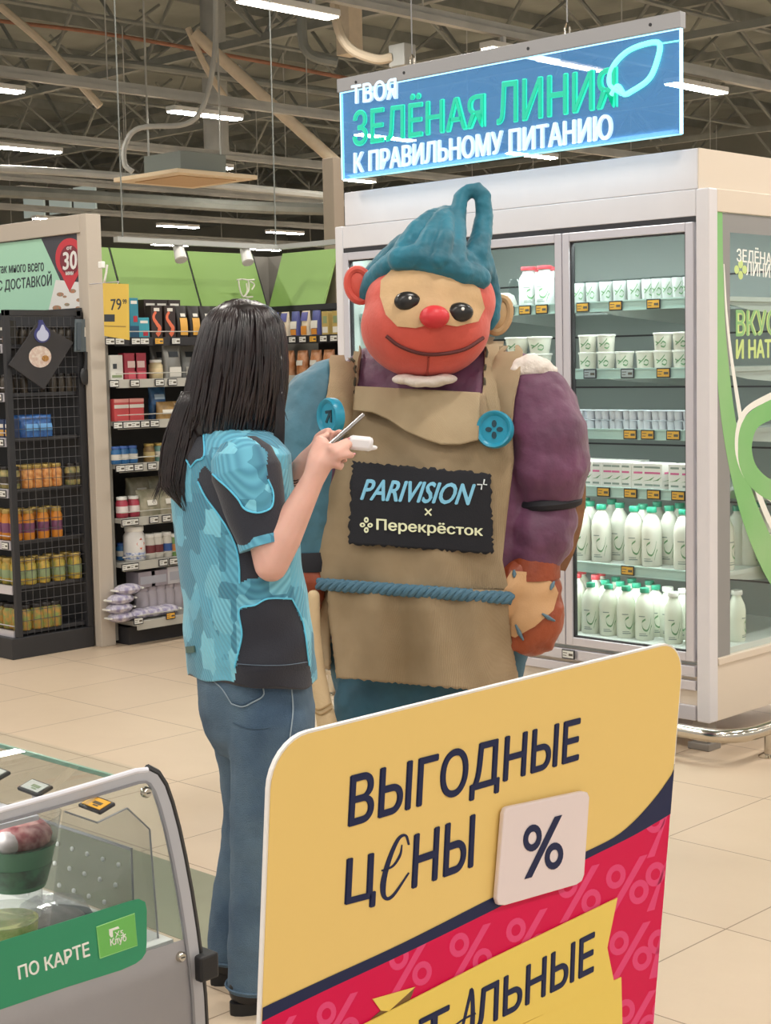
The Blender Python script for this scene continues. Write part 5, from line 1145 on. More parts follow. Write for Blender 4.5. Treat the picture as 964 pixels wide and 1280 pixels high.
# legs
NH, NK, NA = W(333, 890, -.085), W(328, 1082, -.09), W(318, 1258, -.09)
FH, FK, FA = W(318, 890, .085), W(305, 1060, .10), W(284, 1222, .10)
mb.caps([NH, NK, NA], [.068, .05, .042]); mb.caps([FH, FK, FA], [.068, .048, .042])
for A in (NA, FA): mb.caps([Vector((A.x, A.y, .06)), Vector((A.x, A.y, .045)) + wf * .15], [.042, .03])
body = remesh('body', mb, M_skin, wo_, vox=.0042, smooth=4)
for s in (-1, 1):
    c = HP(.074, .032 * s, .004); e = obj('eye', MB().ell(c, .013, .013, .012, nu=14, nv=10), mat('eye_white', '#e6e0da', .2), wo_, smooth=True)
    obj('iris', MB().ell(c + hf * .009 - hu * .003, .0055, .0055, .0055, nu=10, nv=8), mat('iris_brown', '#3a2a20', .2), e, smooth=True)
    obj('eyebrow', MB().tube([HP(.085, .016 * s, .026), HP(.086, .034 * s, .03), HP(.076, .052 * s, .024)], [.003, .004, .002], 6), mat('brow_dark', '#2a2120', .7), wo_, smooth=True)
obj('lips', MB().ell(HP(.097, 0, -.061), .006, .02, .004, hf, wl, hu, nu=14, nv=8).ell(HP(.096, 0, -.068), .006, .017, .005, hf, wl, hu, nu=14, nv=8), mat('lip_pink', '#b5636a', .4), wo_, smooth=True)
for pts in (((434, 551, -.143), (437, 549.5, -.138)), ((440, 569, -.153), (442.5, 569, -.147))):
    a, b = W(*pts[0]), W(*pts[1]); obj('fingernail', MB().ell(b + EZ * .003 - EF * .004, .005, .005, .003, nu=10, nv=6), mat('nail', '#d99aa0', .3), wo_, smooth=True)
# --- jersey
def jersey_mat(name, c1, c2, c3, stripe=.5):
    m = bpy.data.materials.new(name); m.use_nodes = True; nt = m.node_tree; b = nt.nodes['Principled BSDF']; N = nt.nodes.new; L = nt.links.new
    tc = N('ShaderNodeTexCoord'); mp = N('ShaderNodeMapping'); mp.inputs['Rotation'].default_value = (0, 0, YAW + .6); mp.inputs['Scale'].default_value = (1, 1, .7); L(tc.outputs['Object'], mp.inputs[0])
    vo = N('ShaderNodeTexVoronoi'); vo.inputs['Scale'].default_value = 19; vo.distance = 'CHEBYCHEV'; vo.inputs['Randomness'].default_value = .8; L(mp.outputs[0], vo.inputs['Vector'])
    sp_c = N('ShaderNodeSeparateColor'); L(vo.outputs['Color'], sp_c.inputs[0])
    r = N('ShaderNodeValToRGB'); r.color_ramp.interpolation = 'CONSTANT'; e = r.color_ramp.elements; e[0].color = lin(c1); e[1].position = .38; e[1].color = lin(c2); k = e.new(.7); k.color = lin(c3); L(sp_c.outputs[0], r.inputs[0])
    wv = N('ShaderNodeTexWave'); wv.inputs['Scale'].default_value = 42; wv.bands_direction = 'DIAGONAL'; L(mp.outputs[0], wv.inputs['Vector'])
    mx = N('ShaderNodeMix'); mx.data_type = 'RGBA'; mx.blend_type = 'MULTIPLY'; mx.inputs['B'].default_value = (.46, .60, .68, 1); L(r.outputs[0], mx.inputs['A'])
    ml = N('ShaderNodeMath'); ml.operation = 'MULTIPLY'; L(wv.outputs['Fac'], ml.inputs[0]); gt = N('ShaderNodeMath'); gt.operation = 'GREATER_THAN'; gt.inputs[1].default_value = .3; L(sp_c.outputs[1], gt.inputs[0]); L(gt.outputs[0], ml.inputs[1])
    m2 = N('ShaderNodeMath'); m2.operation = 'MULTIPLY'; m2.inputs[1].default_value = stripe; L(ml.outputs[0], m2.inputs[0]); L(m2.outputs[0], mx.inputs['Factor'])
    L(mx.outputs['Result'], b.inputs['Base Color']); b.inputs['Roughness'].default_value = .6; b.inputs['Sheen Weight'].default_value = .2
    bp = N('ShaderNodeBump'); bp.inputs['Strength'].default_value = .3; bp.inputs['Distance'].default_value = .004; L(wv.outputs['Fac'], bp.inputs['Height']); L(bp.outputs[0], b.inputs['Normal'])
    return m
M_aq = jersey_mat('jersey_aqua', '#62b0c9', '#478fa8', '#7cc6da', .8); M_jb = mat('jersey_black', '#1d1f2c', .65, bump=.15, bscale=250, sheen=.2); M_pipe = mat('jersey_piping', '#63c9ea', .6)
def P5(*pts): return [(180 + x / 2.56, 360 + y / 2.56) for x, y in pts]          # from the measured detail of the jersey
def P6(*pts): return [(190 + x / 3.657, 520 + y / 3.657) for x, y in pts]
yoke = P6((60, 10), (235, 40), (240, 180), (205, 205), (180, 235), (140, 170), (128, 165), (80, 300), (40, 300))
blk_low = P6((400, 885), (470, 865), (530, 835), (640, 838), (690, 950), (722, 1140), (740, 1270), (372, 1270), (386, 1140), (412, 1000))
blk_side = P6((240, 228), (215, 260), (210, 300), (250, 380), (310, 460), (360, 540), (390, 620), (400, 700), (402, 765), (440, 745), (520, 735), (620, 700), (640, 600), (560, 480), (350, 330))
rows = [(528, 285, .075, .075), (536, 285, .105, .085), (548, 286, .15, .10), (566, 288, .185, .118), (600, 288, .192, .122), (650, 293, .192, .126), (700, 299, .188, .126), (750, 305, .190, .128), (790, 310, .194, .132), (820, 313, .196, .134), (843, 315, .19, .132)]
NT, NV = 220, 170; rings = []
for i in range(NV + 1):
    v = 528 + (843 - 528) * i / NV; c_u, a_, b_ = interp(rows, v); ring = []; tt = i / NV
    for k in range(NT):
        th = 2 * PI * k / NT; w_ = 1 + (.018 * math.sin(3 * th + 16 * tt) + .012 * math.sin(5 * th - 24 * tt + 1) + .012 * math.sin(38 * tt + 2 * math.sin(2 * th))) * max(0, tt - .25) * 1.3
        cc = math.cos(th); ss = math.sin(th); e = .85
        x = a_ * math.copysign(abs(cc) ** e, cc) * w_; y = b_ * math.copysign(abs(ss) ** e, ss) * w_
        ring.append(W(c_u, v + (6 * math.sin(2 * th + .6) + 3 * math.sin(7 * th)) * max(0, tt - .9) * 8) + wl * x + wf * y)
    rings.append(ring)
sh = obj('jersey', MB().loft(rings), [M_aq], wo_, smooth=True, angle=180)
VD = (W(300, 680) - CAMP).normalized()
def pick(c, n):
    if n.dot(VD) > .15: return 0
    u, v = proj(c)
    return 1 if inpoly(u, v, yoke) or inpoly(u, v, blk_low) or inpoly(u, v, blk_side) else 0
set_faces(sh, [M_aq, M_jb], pick); sht = bvh(sh)
drape_line('piping', sht, P6((402, 765), (400, 690), (388, 610), (355, 530), (305, 450), (250, 375), (212, 300)), .0022, M_pipe, sh)
drape_line('piping', sht, P6((380, 1150), (386, 1120), (412, 1000), (400, 885), (470, 865), (530, 835), (638, 836)), .0022, M_pipe, sh)
drape_line('piping', sht, P6((640, 838), (690, 950), (716, 1140)), .002, M_pipe, sh)
drape_line('piping', sht, P6((180, 235), (140, 170), (128, 162)), .0022, M_pipe, sh); drape_line('piping', sht, P6((180, 235), (205, 205), (240, 182), (236, 60)), .0022, M_pipe, sh)
drape_line('hem_seam', sht, P6((384, 1132), (500, 1140), (610, 1138), (716, 1122)), .0012, mat('stitch_grey', '#5a6a7a', .6), sh)
drape_patch('hem_tag', sht, [(234, 808), (244, 807), (245, 815), (235, 816)], mat('tag_olive', '#4f6a62', .6), sh, t=.002)
obj('collar', MB().tube([W(285, 530) + wl * .08 * math.cos(a) + wf * .08 * math.sin(a) + EZ * .0 for a in [2 * PI * k / 24 for k in range(25)]], .014, 8), M_jb, sh, smooth=True)
# sleeves
cap = P6((236, 42), (330, 52), (400, 78), (470, 112), (530, 165), (525, 235), (528, 290), (552, 350), (548, 415), (500, 440), (455, 438), (420, 420), (395, 380), (350, 330), (300, 285), (250, 235), (240, 190))
def sleeve(S, E, r, near):
    n_ = 70; ax = (E - S).normalized(); p1 = (VD - ax * VD.dot(ax)).normalized(); p2 = ax.cross(p1); rr = []
    for i in range(n_ + 1):
        t = i / n_; ra = interp(r, t)[0]; c_ = S + (E - S) * t
        rr.append([c_ + (p1 * math.cos(a) * .92 + p2 * math.sin(a)) * ra * (1 + .03 * math.sin(3 * a + 9 * t) * t) for a in [2 * PI * k / 110 for k in range(110)]])
    o = obj('sleeve', MB().loft(rr), [M_aq], sh, smooth=True, angle=60)
    if near: set_faces(o, [M_aq, M_jb], lambda c, n: 0 if inpoly(*proj(c), cap) and n.dot(VD) < .2 else 1)
    else: set_faces(o, [M_aq, M_jb], lambda c, n: 1)
    cuff = [S + (E - S) * t for t in (.93, 1.012)]; ra = interp(r, 1)[0]
    obj('cuff', MB().loft([[c_ + (p1 * math.cos(a) * .92 + p2 * math.sin(a)) * (ra + .003) for a in [2 * PI * k / 40 for k in range(40)]] for c_ in cuff]), M_aq, o, smooth=True, angle=60)
    return o
s1 = sleeve(W(298, 552, -.12), W(331, 682, -.175), [(0, .045), (.12, .073), (.3, .083), (.6, .074), (1, .058)], True)
st1 = bvh(s1); drape_line('piping', st1, P6((250, 235), (300, 285), (350, 330), (395, 380), (420, 420), (455, 438), (500, 440), (546, 415), (552, 350), (528, 290)), .0022, M_pipe, s1)
sleeve(W(287, 560, .13), W(318, 640, .13), [(0, .045), (.15, .07), (.5, .072), (1, .060)], False)
# --- jeans
M_jean = mat('denim', '#3d566f', .75, var=.75, vscale=6, col2='#5c7487', bump=.5, bscale=380)
mb = MB()
mb.loft([[W(c_u, v) + wl * a_ * math.cos(a) + wf * b_ * math.sin(a) for a in [2 * PI * k / 40 for k in range(40)]] for v, c_u, a_, b_ in ((800, 313, .160, .122), (830, 315, .166, .126), (860, 318, .170, .132), (890, 321, .168, .134), (915, 324, .16, .126), (940, 326, .14, .10))])
mb.caps([W(337, 905, -.075), W(336, 960, -.085), W(330, 1020, -.09), W(326, 1085, -.09), W(323, 1160, -.09), W(322, 1225, -.09), W(322, 1262, -.09)], [.104, .094, .083, .074, .073, .074, .076], 20)
mb.caps([W(312, 905, .075), W(318, 960, .085), W(319, 1010, .09), W(308, 1070, .10), W(296, 1140, .10), W(293, 1190, .10), W(296, 1218, .10)], [.102, .090, .078, .070, .070, .070, .070], 20)
je = remesh('jeans', mb, M_jean, wo_, vox=.006, smooth=5, disp=.010, dscale=.07)
bm = bmesh.new(); bm.from_mesh(je.data)
og = ORG[je.name]
geom = bm.verts[:] + bm.edges[:] + bm.faces[:]
bmesh.ops.bisect_plane(bm, geom=geom, plane_co=Vector((0, 0, .055)) - Vector((0, 0, og.z)), plane_no=(0, 0, 1), clear_inner=True)
bm.to_mesh(je.data); bm.free(); jt = bvh(je)
M_st = mat('denim_stitch', '#90a0ac', .7); M_jd = mat('denim_dark', '#3c556c', .75)
def P7(*pts): return [(230 + x / 2.668, 800 + y / 2.668) for x, y in pts]
drape_line('pocket_stitch', jt, P7((255, 112), (262, 150), (265, 185), (225, 210), (195, 222), (160, 212)), .0018, M_st, je); drape_line('pocket_stitch', jt, P7((250, 118), (254, 150), (257, 182), (220, 203), (195, 214), (165, 206)), .0012, M_jd, je)
drape_line('pocket_stitch', jt, P7((78, 110), (100, 135), (130, 165), (160, 212)), .0015, M_st, je); drape_line('side_seam', jt, P7((352, 110), (358, 170), (362, 240), (352, 330)), .0018, M_st, je)
drape_line('pocket_embroidery', jt, P7((95, 95), (125, 118), (148, 135), (165, 122), (185, 104)), .003, mat('embroidery_white', '#b9c2c6', .6), je)
drape_line('crease_stitch', jt, P7((165, 275), (200, 290), (240, 296), (290, 290)), .0012, M_jd, je)
for A, nm in ((W(322, 1262, -.09), 1), (W(296, 1218, .10), 2)):
    obj('hem', MB().tube([Vector((A.x, A.y, .064)) + wl * .076 * math.cos(a) + wf * .076 * math.sin(a) for a in [2 * PI * k / 24 for k in range(25)]], .003, 6), M_jean, je, smooth=True)
    mb = MB(); c_ = Vector((A.x, A.y, 0)); mb.ell(c_ + EZ * .06 - wf * .02, .055, .045, .055, wf, wl, EZ); mb.ell(c_ + EZ * .045 + wf * .10, .09, .045, .042, wf, wl, EZ); mb.ell(c_ + EZ * .11 - wf * .02, .045, .042, .05, wf, wl, EZ)
    sb = remesh('shoe', mb, mat('shoe_black', '#1c1c20', .45), wo_, vox=.007, smooth=4)
    bm = bmesh.new(); bm.from_mesh(sb.data); bmesh.ops.bisect_plane(bm, geom=bm.verts[:] + bm.edges[:] + bm.faces[:], plane_co=(0, 0, .012 - ORG[sb.name].z), plane_no=(0, 0, 1), clear_inner=True); bm.to_mesh(sb.data); bm.free()
    obj('sole', MB().loft([[c_ + EZ * z + wf * (.06 + .135 * math.cos(a)) + wl * .047 * math.sin(a) for a in [2 * PI * k / 24 for k in range(24)]] for z in (0, .03)]), mat('sole_black', '#141416', .6), sb, smooth=True, angle=40)
# --- hair
M_hair = mat('hair_dark', '#140e10', .33, var=.5, vscale=30, col2='#261a1b', spec=.6)
hrows = [(374, 300, 5, .02), (378, 302, 22, .05), (385, 303, 36, .075), (400, 304, 46, .098), (430, 302, 53, .11), (460, 299, 58, .112), (490, 295, 61, .11), (515, 290, 62, .108), (535, 287, 60, .10), (548, 284, 52, .085)]
mb = MB(); NH_ = 40
def hring(v, grow=0):
    c_u, hw, b_ = interp(hrows, v); return [W(c_u, v) + ER * (hw * WS + grow) * math.cos(a) + EF * (b_ + grow) * math.sin(a) for a in [2 * PI * k / NH_ for k in range(NH_)]]
mb.loft([hring(v) for v in (374, 376, 378, 381, 385, 392, 400, 415, 430, 445, 460, 475, 490, 505, 520, 535, 548)])
# back tail over the shoulder blade
trow = [(440, 268, 8), (470, 256, 16), (500, 245, 20), (530, 236, 24), (560, 229, 26), (590, 222, 22), (610, 219, 18), (625, 226, 9), (640, 233, 1.5)]
mb.loft([[W(c_u, v, -.02) + ER * hw * WS * math.cos(a) + EF * .035 * math.sin(a) * min(1, hw / 12) for a in [2 * PI * k / 20 for k in range(20)]] for v, c_u, hw in trow])
rg = random.Random(3)
for k in range(330):                                       # strands over the crown and down
    a = rg.uniform(0, 2 * PI) if k % 4 else rg.uniform(PI * .95, PI * 2.05); v0 = rg.choice((376, 378, 382, 390)); v1 = rg.uniform(520, 566); pts = []; rs = []
    da = rg.uniform(-.12, .12); n_ = 13
    for i in range(n_):
        t = i / (n_ - 1); v = v0 + (v1 - v0) * t; c_u, hw, b_ = interp(hrows, min(v, 548)); aa = a + da * math.sin(t * 3 + k)
        if math.cos(a) < -.55 and v > 520: c_u -= (v - 520) * .25
        g = .0015 + .003 * math.sin(k * 1.7 + t * 4) - .012 * max(0, 1 - 7 * t)
        pts.append(W(c_u, v) + ER * (hw * WS + g) * math.cos(aa) + EF * (b_ + g) * math.sin(aa)); rs.append(.0045 * (1 - .75 * t ** 3) + .0008)
    mb.tube(pts, rs, 5)
for k in range(70):                                        # tail strands
    o_ = rg.uniform(-1, 1); pts = []; rs = []; vend = rg.uniform(590, 640)
    for i in range(10):
        t = i / 9; v = 490 + (vend - 490) * t; c_u, hw = interp(trow, v)[:2]; pts.append(W(c_u + o_ * (hw + 1.5) + rg.uniform(-.8, .8), v, -.05 - .02 * math.sqrt(max(0, 1 - o_ * o_)))); rs.append(.0038 * (1 - .8 * t ** 2))
    mb.tube(pts, rs, 5)
for k in range(16):                                        # loose ends past the tail and front strands over the chest
    o_ = rg.uniform(-14, 6); mb.tube(spline([W(232 + o_ * .5, 520, -.05), W(222 + o_, 570, -.06), W(210 + o_ * 1.1, 605, -.05), W(204 + o_ * 1.3, 618 + rg.uniform(-8, 14), -.05)], 4), [.003 * (1 - .9 * i / 12) for i in range(13)], 5)
for k in range(34):
    o_ = rg.uniform(-9, 5); mb.tube(spline([W(349 + o_ * .5, 440 + rg.uniform(0, 40), -.05), W(352 + o_ * .7, 510, -.06), W(350 + o_, 560, -.06), W(348 + o_ + rg.uniform(-3, 4), 585 + rg.uniform(-20, 18), -.05)], 4), [.0035 * (1 - .85 * i / 12) for i in range(13)], 5)
for k in range(4): mb.tube(spline([W(350, 575 + k * 2, -.06), W(358, 592 + 4 * k, -.02), W(370, 598 + 3 * k, -.03), W(378, 590 + 3 * k, -.03)], 4), [.0026 * (1 - .85 * i / 12) for i in range(13)], 5)
mb.tube(spline([W(352, 490, -.06), W(354, 505, -.06), W(357, 518, -.05), W(360, 526, -.05)], 4), [.002 * (1 - .8 * i / 12) for i in range(13)], 5)
hr = obj('hair', mb, M_hair, wo_, smooth=True, angle=180)
# phone and white case held in the hands
Ld = (ER * .085 + EZ * .070 + EF * .105).normalized(); w0_ = (-EF + wl * .25 + EZ * .2); wA = (w0_ - Ld * w0_.dot(Ld)).normalized(); nA = Ld.cross(wA).normalized()
pc_ = W(432.5, 537.5, -.105) - wA * .036
ph = thing('phone', 'dark smartphone with silver edge held by the woman', 'phone', pc_)
obj('phone_body', MB().obox(pc_, Ld, wA, nA, .0775, .036, .0042), mat('phone_edge', '#b9b5b4', .25, metal=.7), ph, bevel=.002)
obj('screen', MB().obox(pc_ + nA * .0044, Ld, wA, nA, .075, .0335, .0006), mat('phone_glass', '#2a2320', .12), ph); obj('phone_back', MB().obox(pc_ - nA * .0044, Ld, wA, nA, .075, .0335, .0006), mat('phone_back', '#4a4038', .3), ph)
cc = W(451, 554, -.125); wcase = thing('white_case', 'small white plastic case held beside the phone', 'case', cc)
d1 = (ER + EZ * -.12).normalized(); d3 = d1.cross(EF).normalized()
obj('case_body', MB().obox(cc, d1, EF, d3, .029, .024, .0165), mat('case_white', '#e6e3e6', .3), wcase, smooth=True, bevel=.009, angle=30); obj('case_tab', MB().ell(cc + d1 * .0285 - d3 * .008, .006, .016, .006, nu=12, nv=8), mat('case_white', '#e6e3e6'), wcase, smooth=True)

# ================================================================== COSTUMED PERSON
MD = 5.0; MS = MD / FPX
Mp = lambda u, v, d=0.: atd(u, v, MD + d)
ca, sa = math.cos(math.radians(18)), math.sin(math.radians(18))
mn = (-EF * ca - ER * sa); ma = (ER * ca - EF * sa)
mf = atd(530, 700, 5.05); co = thing('person', 'person in bulky padded costume with burlap apron and teal hair', 'person', (mf.x, mf.y, 0))
trows = [(425, 538, 70, .12), (445, 538, 105, .17), (480, 540, 128, .21), (530, 540, 138, .25), (600, 541, 148, .30), (680, 540, 150, .32), (740, 538, 146, .31), (800, 536, 134, .27), (870, 533, 120, .24), (930, 530, 105, .2)]
def tcen(v): r = interp(trows, v); return atd(r[0], v, 5.08), r[1] * MS, r[2]
def surfT(x, v, off):
    c_, a_, b_ = tcen(v); q = min(.995, abs(x) / (a_ * 1.04)); return c_ + ma * x + mn * (b_ * (1 - q ** 2.4) ** (1 / 2.4) + off)
def apr(u, v, off=.012):                                  # point of the padded front seen at (u, v), lifted by off
    x = (u - interp(trows, v)[0]) * MS; vv = v
    for _ in range(9):
        P = surfT(x, vv, off); pu, pv = proj(P); x += (u - pu) * MS * .8; vv += (v - pv) * .9
    return P
M_pur = mat('costume_purple', '#6d3d5c', .55, var=.35, vscale=9, bump=.35, bscale=28, sheen=.2); M_teal = mat('costume_teal', '#46788c', .6, var=.3, vscale=8, bump=.35, bscale=24, sheen=.2); M_tealleg = mat('costume_trousers', '#2f5f74', .65, var=.3, vscale=8, bump=.3, bscale=24)
mb = MB()
mb.loft([[tcen(v)[0] + ma * tcen(v)[1] * math.cos(a) + mn * tcen(v)[2] * math.sin(a) for a in [2 * PI * k / 48 for k in range(48)]] for v in (425, 435, 445, 460, 480, 505, 530, 565, 600, 640, 680, 710, 740, 770, 800, 835, 870, 900, 930)])
R = MS
mb.caps([Mp(414, 482, .03), Mp(398, 508, .0), Mp(390, 545, -.02), Mp(383, 595, -.04), Mp(384, 645, -.06), Mp(388, 690, -.06)], [36 * R, 47 * R, 49 * R, 43 * R, 36 * R, 27 * R], 20)
mb.caps([Mp(648, 478, -.06), Mp(672, 505, -.1), Mp(683, 545, -.12), Mp(686, 582, -.13), Mp(687, 603, -.13), Mp(687, 622, -.13)], [38 * R, 46 * R, 51 * R, 50 * R, 43 * R, 27 * R], 20)
mb.caps([Mp(687, 628, -.13), Mp(683, 650, -.13), Mp(676, 668, -.14), Mp(668, 690, -.15), Mp(666, 702, -.15)], [25 * R, 39 * R, 42 * R, 34 * R, 27 * R], 20)
for c_ in ((478, .03), (572, -.03)):
    mb.caps([Mp(c_[0], 880, c_[1]), Mp(c_[0], 970, c_[1]), Mp(c_[0], 1045, c_[1])], [.16, .145, .12], 20)
sbody = remesh('padded_suit', mb, M_pur, co, vox=.010, smooth=3, disp=.022, dscale=.09)
def pickc(c, n):
    u, v = proj(c)
    if v > 800: return 2
    return 1 if u < 432 and (u < 414 or v < 560) else 0
set_faces(sbody, [M_pur, M_teal, M_tealleg], pickc); sbt = bvh(sbody)
for c_ in ((478, .03), (572, -.03)):
    p = atd(c_[0], 1060, MD + c_[1] - .05); mb = MB().ell((p.x, p.y, .06), .13, .13, .08).ell(Vector((p.x, p.y, .05)) + mn * .12, .12, .12, .07)
    b_ = remesh('boot', mb, mat('boot_brown', '#6b4630', .6), co, vox=.012, smooth=4)
    bm = bmesh.new(); bm.from_mesh(b_.data); bmesh.ops.bisect_plane(bm, geom=bm.verts[:] + bm.edges[:] + bm.faces[:], plane_co=(0, 0, .002), plane_no=(0, 0, 1), clear_inner=True); bm.to_mesh(b_.data); bm.free()
# apron
def burlap(name, c1, c2):
    m = mat(name, c1, .85, var=.6, vscale=5, col2=c2); nt = m.node_tree; b = nt.nodes['Principled BSDF']; N = nt.nodes.new; L = nt.links.new
    tc = N('ShaderNodeTexCoord'); w1 = N('ShaderNodeTexWave'); w1.inputs['Scale'].default_value = 130; w1.bands_direction = 'Z'; w1.inputs['Distortion'].default_value = 1.5; w2 = N('ShaderNodeTexWave'); w2.inputs['Scale'].default_value = 130; w2.bands_direction = 'X'; w2.inputs['Distortion'].default_value = 1.5
    L(tc.outputs['Object'], w1.inputs[0]); L(tc.outputs['Object'], w2.inputs[0]); ad = N('ShaderNodeMath'); L(w1.outputs['Fac'], ad.inputs[0]); L(w2.outputs['Fac'], ad.inputs[1])
    n1 = N('ShaderNodeTexNoise'); n1.inputs['Scale'].default_value = 7; n1.inputs['Detail'].default_value = 3; L(tc.outputs['Object'], n1.inputs[0])
    m5 = N('ShaderNodeMath'); m5.operation = 'MULTIPLY_ADD'; m5.inputs[1].default_value = 7; L(n1.outputs['Fac'], m5.inputs[0]); L(ad.outputs[0], m5.inputs[2])
    bp = N('ShaderNodeBump'); bp.inputs['Strength'].default_value = .45; bp.inputs['Distance'].default_value = .004; L(m5.outputs[0], bp.inputs['Height']); L(bp.outputs[0], b.inputs['Normal']); return m
M_bur = burlap('burlap', '#ad987a', '#9a8566'); M_bur2 = burlap('burlap_light', '#b8a484', '#a89373')
def sheet(name, rows_, m, off, parent=co, nu=40, nv=40, fold=None, ragged=0, thick=.006, sag=None):
    vs = []; fs = []; v0, v1 = rows_[0][0], rows_[-1][0]
    for j in range(nv + 1):
        t = j / nv; vb = v0 + (v1 - v0) * t; uL, uR, dv = (interp(rows_, vb) + (0,))[:3]
        for i in range(nu + 1):
            s = i / nu; u = uL + (uR - uL) * s; v = vb + dv * (s - .5) * 2 + (t * interp(sag, s)[0] if sag else 0)
            if ragged and j == nv: v += rg.uniform(-1.2, 1.6)
            if ragged and i in (0, nu): u += rg.uniform(-.8, .8)
            o_ = off + (fold(s, t) if fold else 0); vs.append(apr(u, v, o_))
    for j in range(nv):
        for i in range(nu): a = j * (nu + 1) + i; fs.append((a, a + 1, a + nu + 2, a + nu + 1))
    o = obj(name, MB().add(vs, fs), m, parent, smooth=True, angle=180)
    md = o.modifiers.new('s', 'SOLIDIFY'); md.thickness = thick; md.offset = 0; return o
bibf = lambda s, t: .014 * math.sin(9 * s + 3 * t) * t + .008 * math.sin(17 * s - 5 * t) + .02 * t - .012 * max(0, math.sin(5 * s + 9 * t)) * (1 - t)
bib = sheet('apron_bib', [(492, 442, 606), (520, 428, 612), (545, 416, 640), (575, 408, 642), (640, 401, 634), (700, 395, 628), (738, 392, 636)], M_bur, .018, nu=60, nv=70, fold=bibf)
skf = lambda s, t: .03 + .035 * t + .022 * t * math.sin(11 * s + 1.2 * t) + .012 * math.sin(22 * s + 2)
sheet('apron_skirt', [(734, 410, 634, 4), (770, 411, 636, 5), (810, 416, 641, 6), (857, 421, 652, 10)], M_bur, .018, nu=60, nv=40, fold=skf, ragged=1)
sheet('apron_side_flap', [(735, 396, 412), (780, 394, 412), (836, 402, 413)], M_bur, .02, nu=8, nv=24, ragged=1)
sheet('folded_flap', [(487, 445, 600, 4), (512, 442, 598, 4)], M_bur2, .045, nu=60, nv=26, sag=[(0, 5), (.15, 6), (.28, 14), (.42, 28), (.58, 37), (.7, 42), (.85, 41), (1, 34)], fold=lambda s, t: .012 * t + .014 * math.sin(PI * s) * t + .006 * math.sin(14 * s))
S1 = drape_patch('shoulder_strap', sbt, [(418, 436), (436, 428), (452, 427), (454, 445), (450, 480), (444, 512), (438, 540), (404, 545), (404, 515), (410, 480), (412, 455)], M_bur2, co, off=.012, t=.008, step=6)
S2 = drape_patch('shoulder_strap', sbt, [(606, 428), (640, 432), (652, 446), (652, 470), (646, 500), (642, 545), (634, 562), (614, 564), (602, 545), (602, 500), (604, 460)], M_bur2, co, off=.014, t=.008, step=6)
M_stc = mat('strap_stitch', '#4a4636', .8)
for (u0, u1) in (((446, 436), (444, 512)), ((606, 436), (602, 545))):
    for k in range(6):
        t = (k + .5) / 6; u = u0[0] + (u1[0] - u0[0]) * t; v = u0[1] + (u1[1] - u0[1]) * t
        Q = [drape(sbt, u, v - 4, .022), drape(sbt, u + .5, v, .026), drape(sbt, u, v + 4, .022)]
        if None not in Q: obj('strap_stitch', MB().tube(Q, .004, 6), M_stc, co, smooth=True)
# braided belt
pth = [apr(u, v, .055) for u, v in [(384 + (640 - 384) * i / 70, 729 + 19 * (i / 70)) for i in range(71)]]
M_belt = mat('belt_blue', '#4a7085', .7, bump=.3, bscale=60); blt = None
for ph_ in (0, 2.09, 4.19):
    P = [p + EZ * .011 * math.sin(i * .85 + ph_) + mn * .008 * math.cos(i * .85 + ph_) for i, p in enumerate(pth)]
    o = obj('belt_braid' if blt is None else 'belt_strand', MB().tube(P, .0105, 8), M_belt, blt or co, smooth=True); blt = blt or o
# logo patch
PQ = ((436, 680), (616, 692), (613, 592), (441, 577))      # BL BR TR TL
def pq(a, b): BL, BR, TR, TL = PQ; return (BL[0] * (1 - a) * (1 - b) + BR[0] * a * (1 - b) + TR[0] * a * b + TL[0] * (1 - a) * b, BL[1] * (1 - a) * (1 - b) + BR[1] * a * (1 - b) + TR[1] * a * b + TL[1] * (1 - a) * b)
POFF = .052
vs = []; fs = []; nu, nv = 60, 34
for j in range(nv + 1):
    for i in range(nu + 1):
        a, b = i / nu, j / nv; u, v = pq(a, b)
        if i in (0, nu): u += rg.uniform(-2, 2)
        if j in (0, nv): v += rg.uniform(-1.8, 1.8)
        vs.append(apr(u, v, POFF))
for j in range(nv):
    for i in range(nu): q = j * (nu + 1) + i; fs.append((q, q + 1, q + nu + 2, q + nu + 1))
pa = obj('logo_patch', MB().add(vs, fs), mat('patch_black', '#14151d', .8, bump=.1), co, smooth=True, angle=180); md = pa.modifiers.new('s', 'SOLIDIFY'); md.thickness = .006; md.offset = 0
def plet(s, quad, m, bold=0., shear=0., name='patch_lettering', space=1.):
    uv, f_ = text_geo(s, bold, shear, space=space); BL, BR, TR, TL = quad
    g = lambda a, b, k: BL[k] * (1 - a) * (1 - b) + BR[k] * a * (1 - b) + TR[k] * a * b + TL[k] * (1 - a) * b
    return obj(name, solid2d(MB(), uv, f_, lambda a, b: apr(g(a, b, 0), g(a, b, 1), POFF + .004), mn, .0016), m, pa)
z8 = lambda x, y: (420 + x / 4.3818, 560 + y / 4.3818)
M_pblue = mat('patch_blue', '#7fc0dd', .5); M_pcream = mat('patch_cream', '#e6e8c4', .5)
plet('PARIVISION', (z8(132, 285), z8(750, 315), z8(768, 196), z8(150, 168)), M_pblue, bold=.03, shear=.24, space=1.0)
plet('Перекрёсток', (z8(222, 464), z8(806, 496), z8(806, 425), z8(222, 385)), M_pcream, bold=.022)
plet('×', (z8(486, 370), z8(526, 373), z8(527, 331), z8(486, 329)), M_pcream)
for pts in (((774, 200), (800, 201), (796, 228)), ((814, 172), (809, 199), (828, 201))): obj('logo_mark', MB().tube([apr(*z8(*p), POFF + .006) for p in pts], .0022, 5), mat('patch_white', '#dfe6ea', .5), pa)
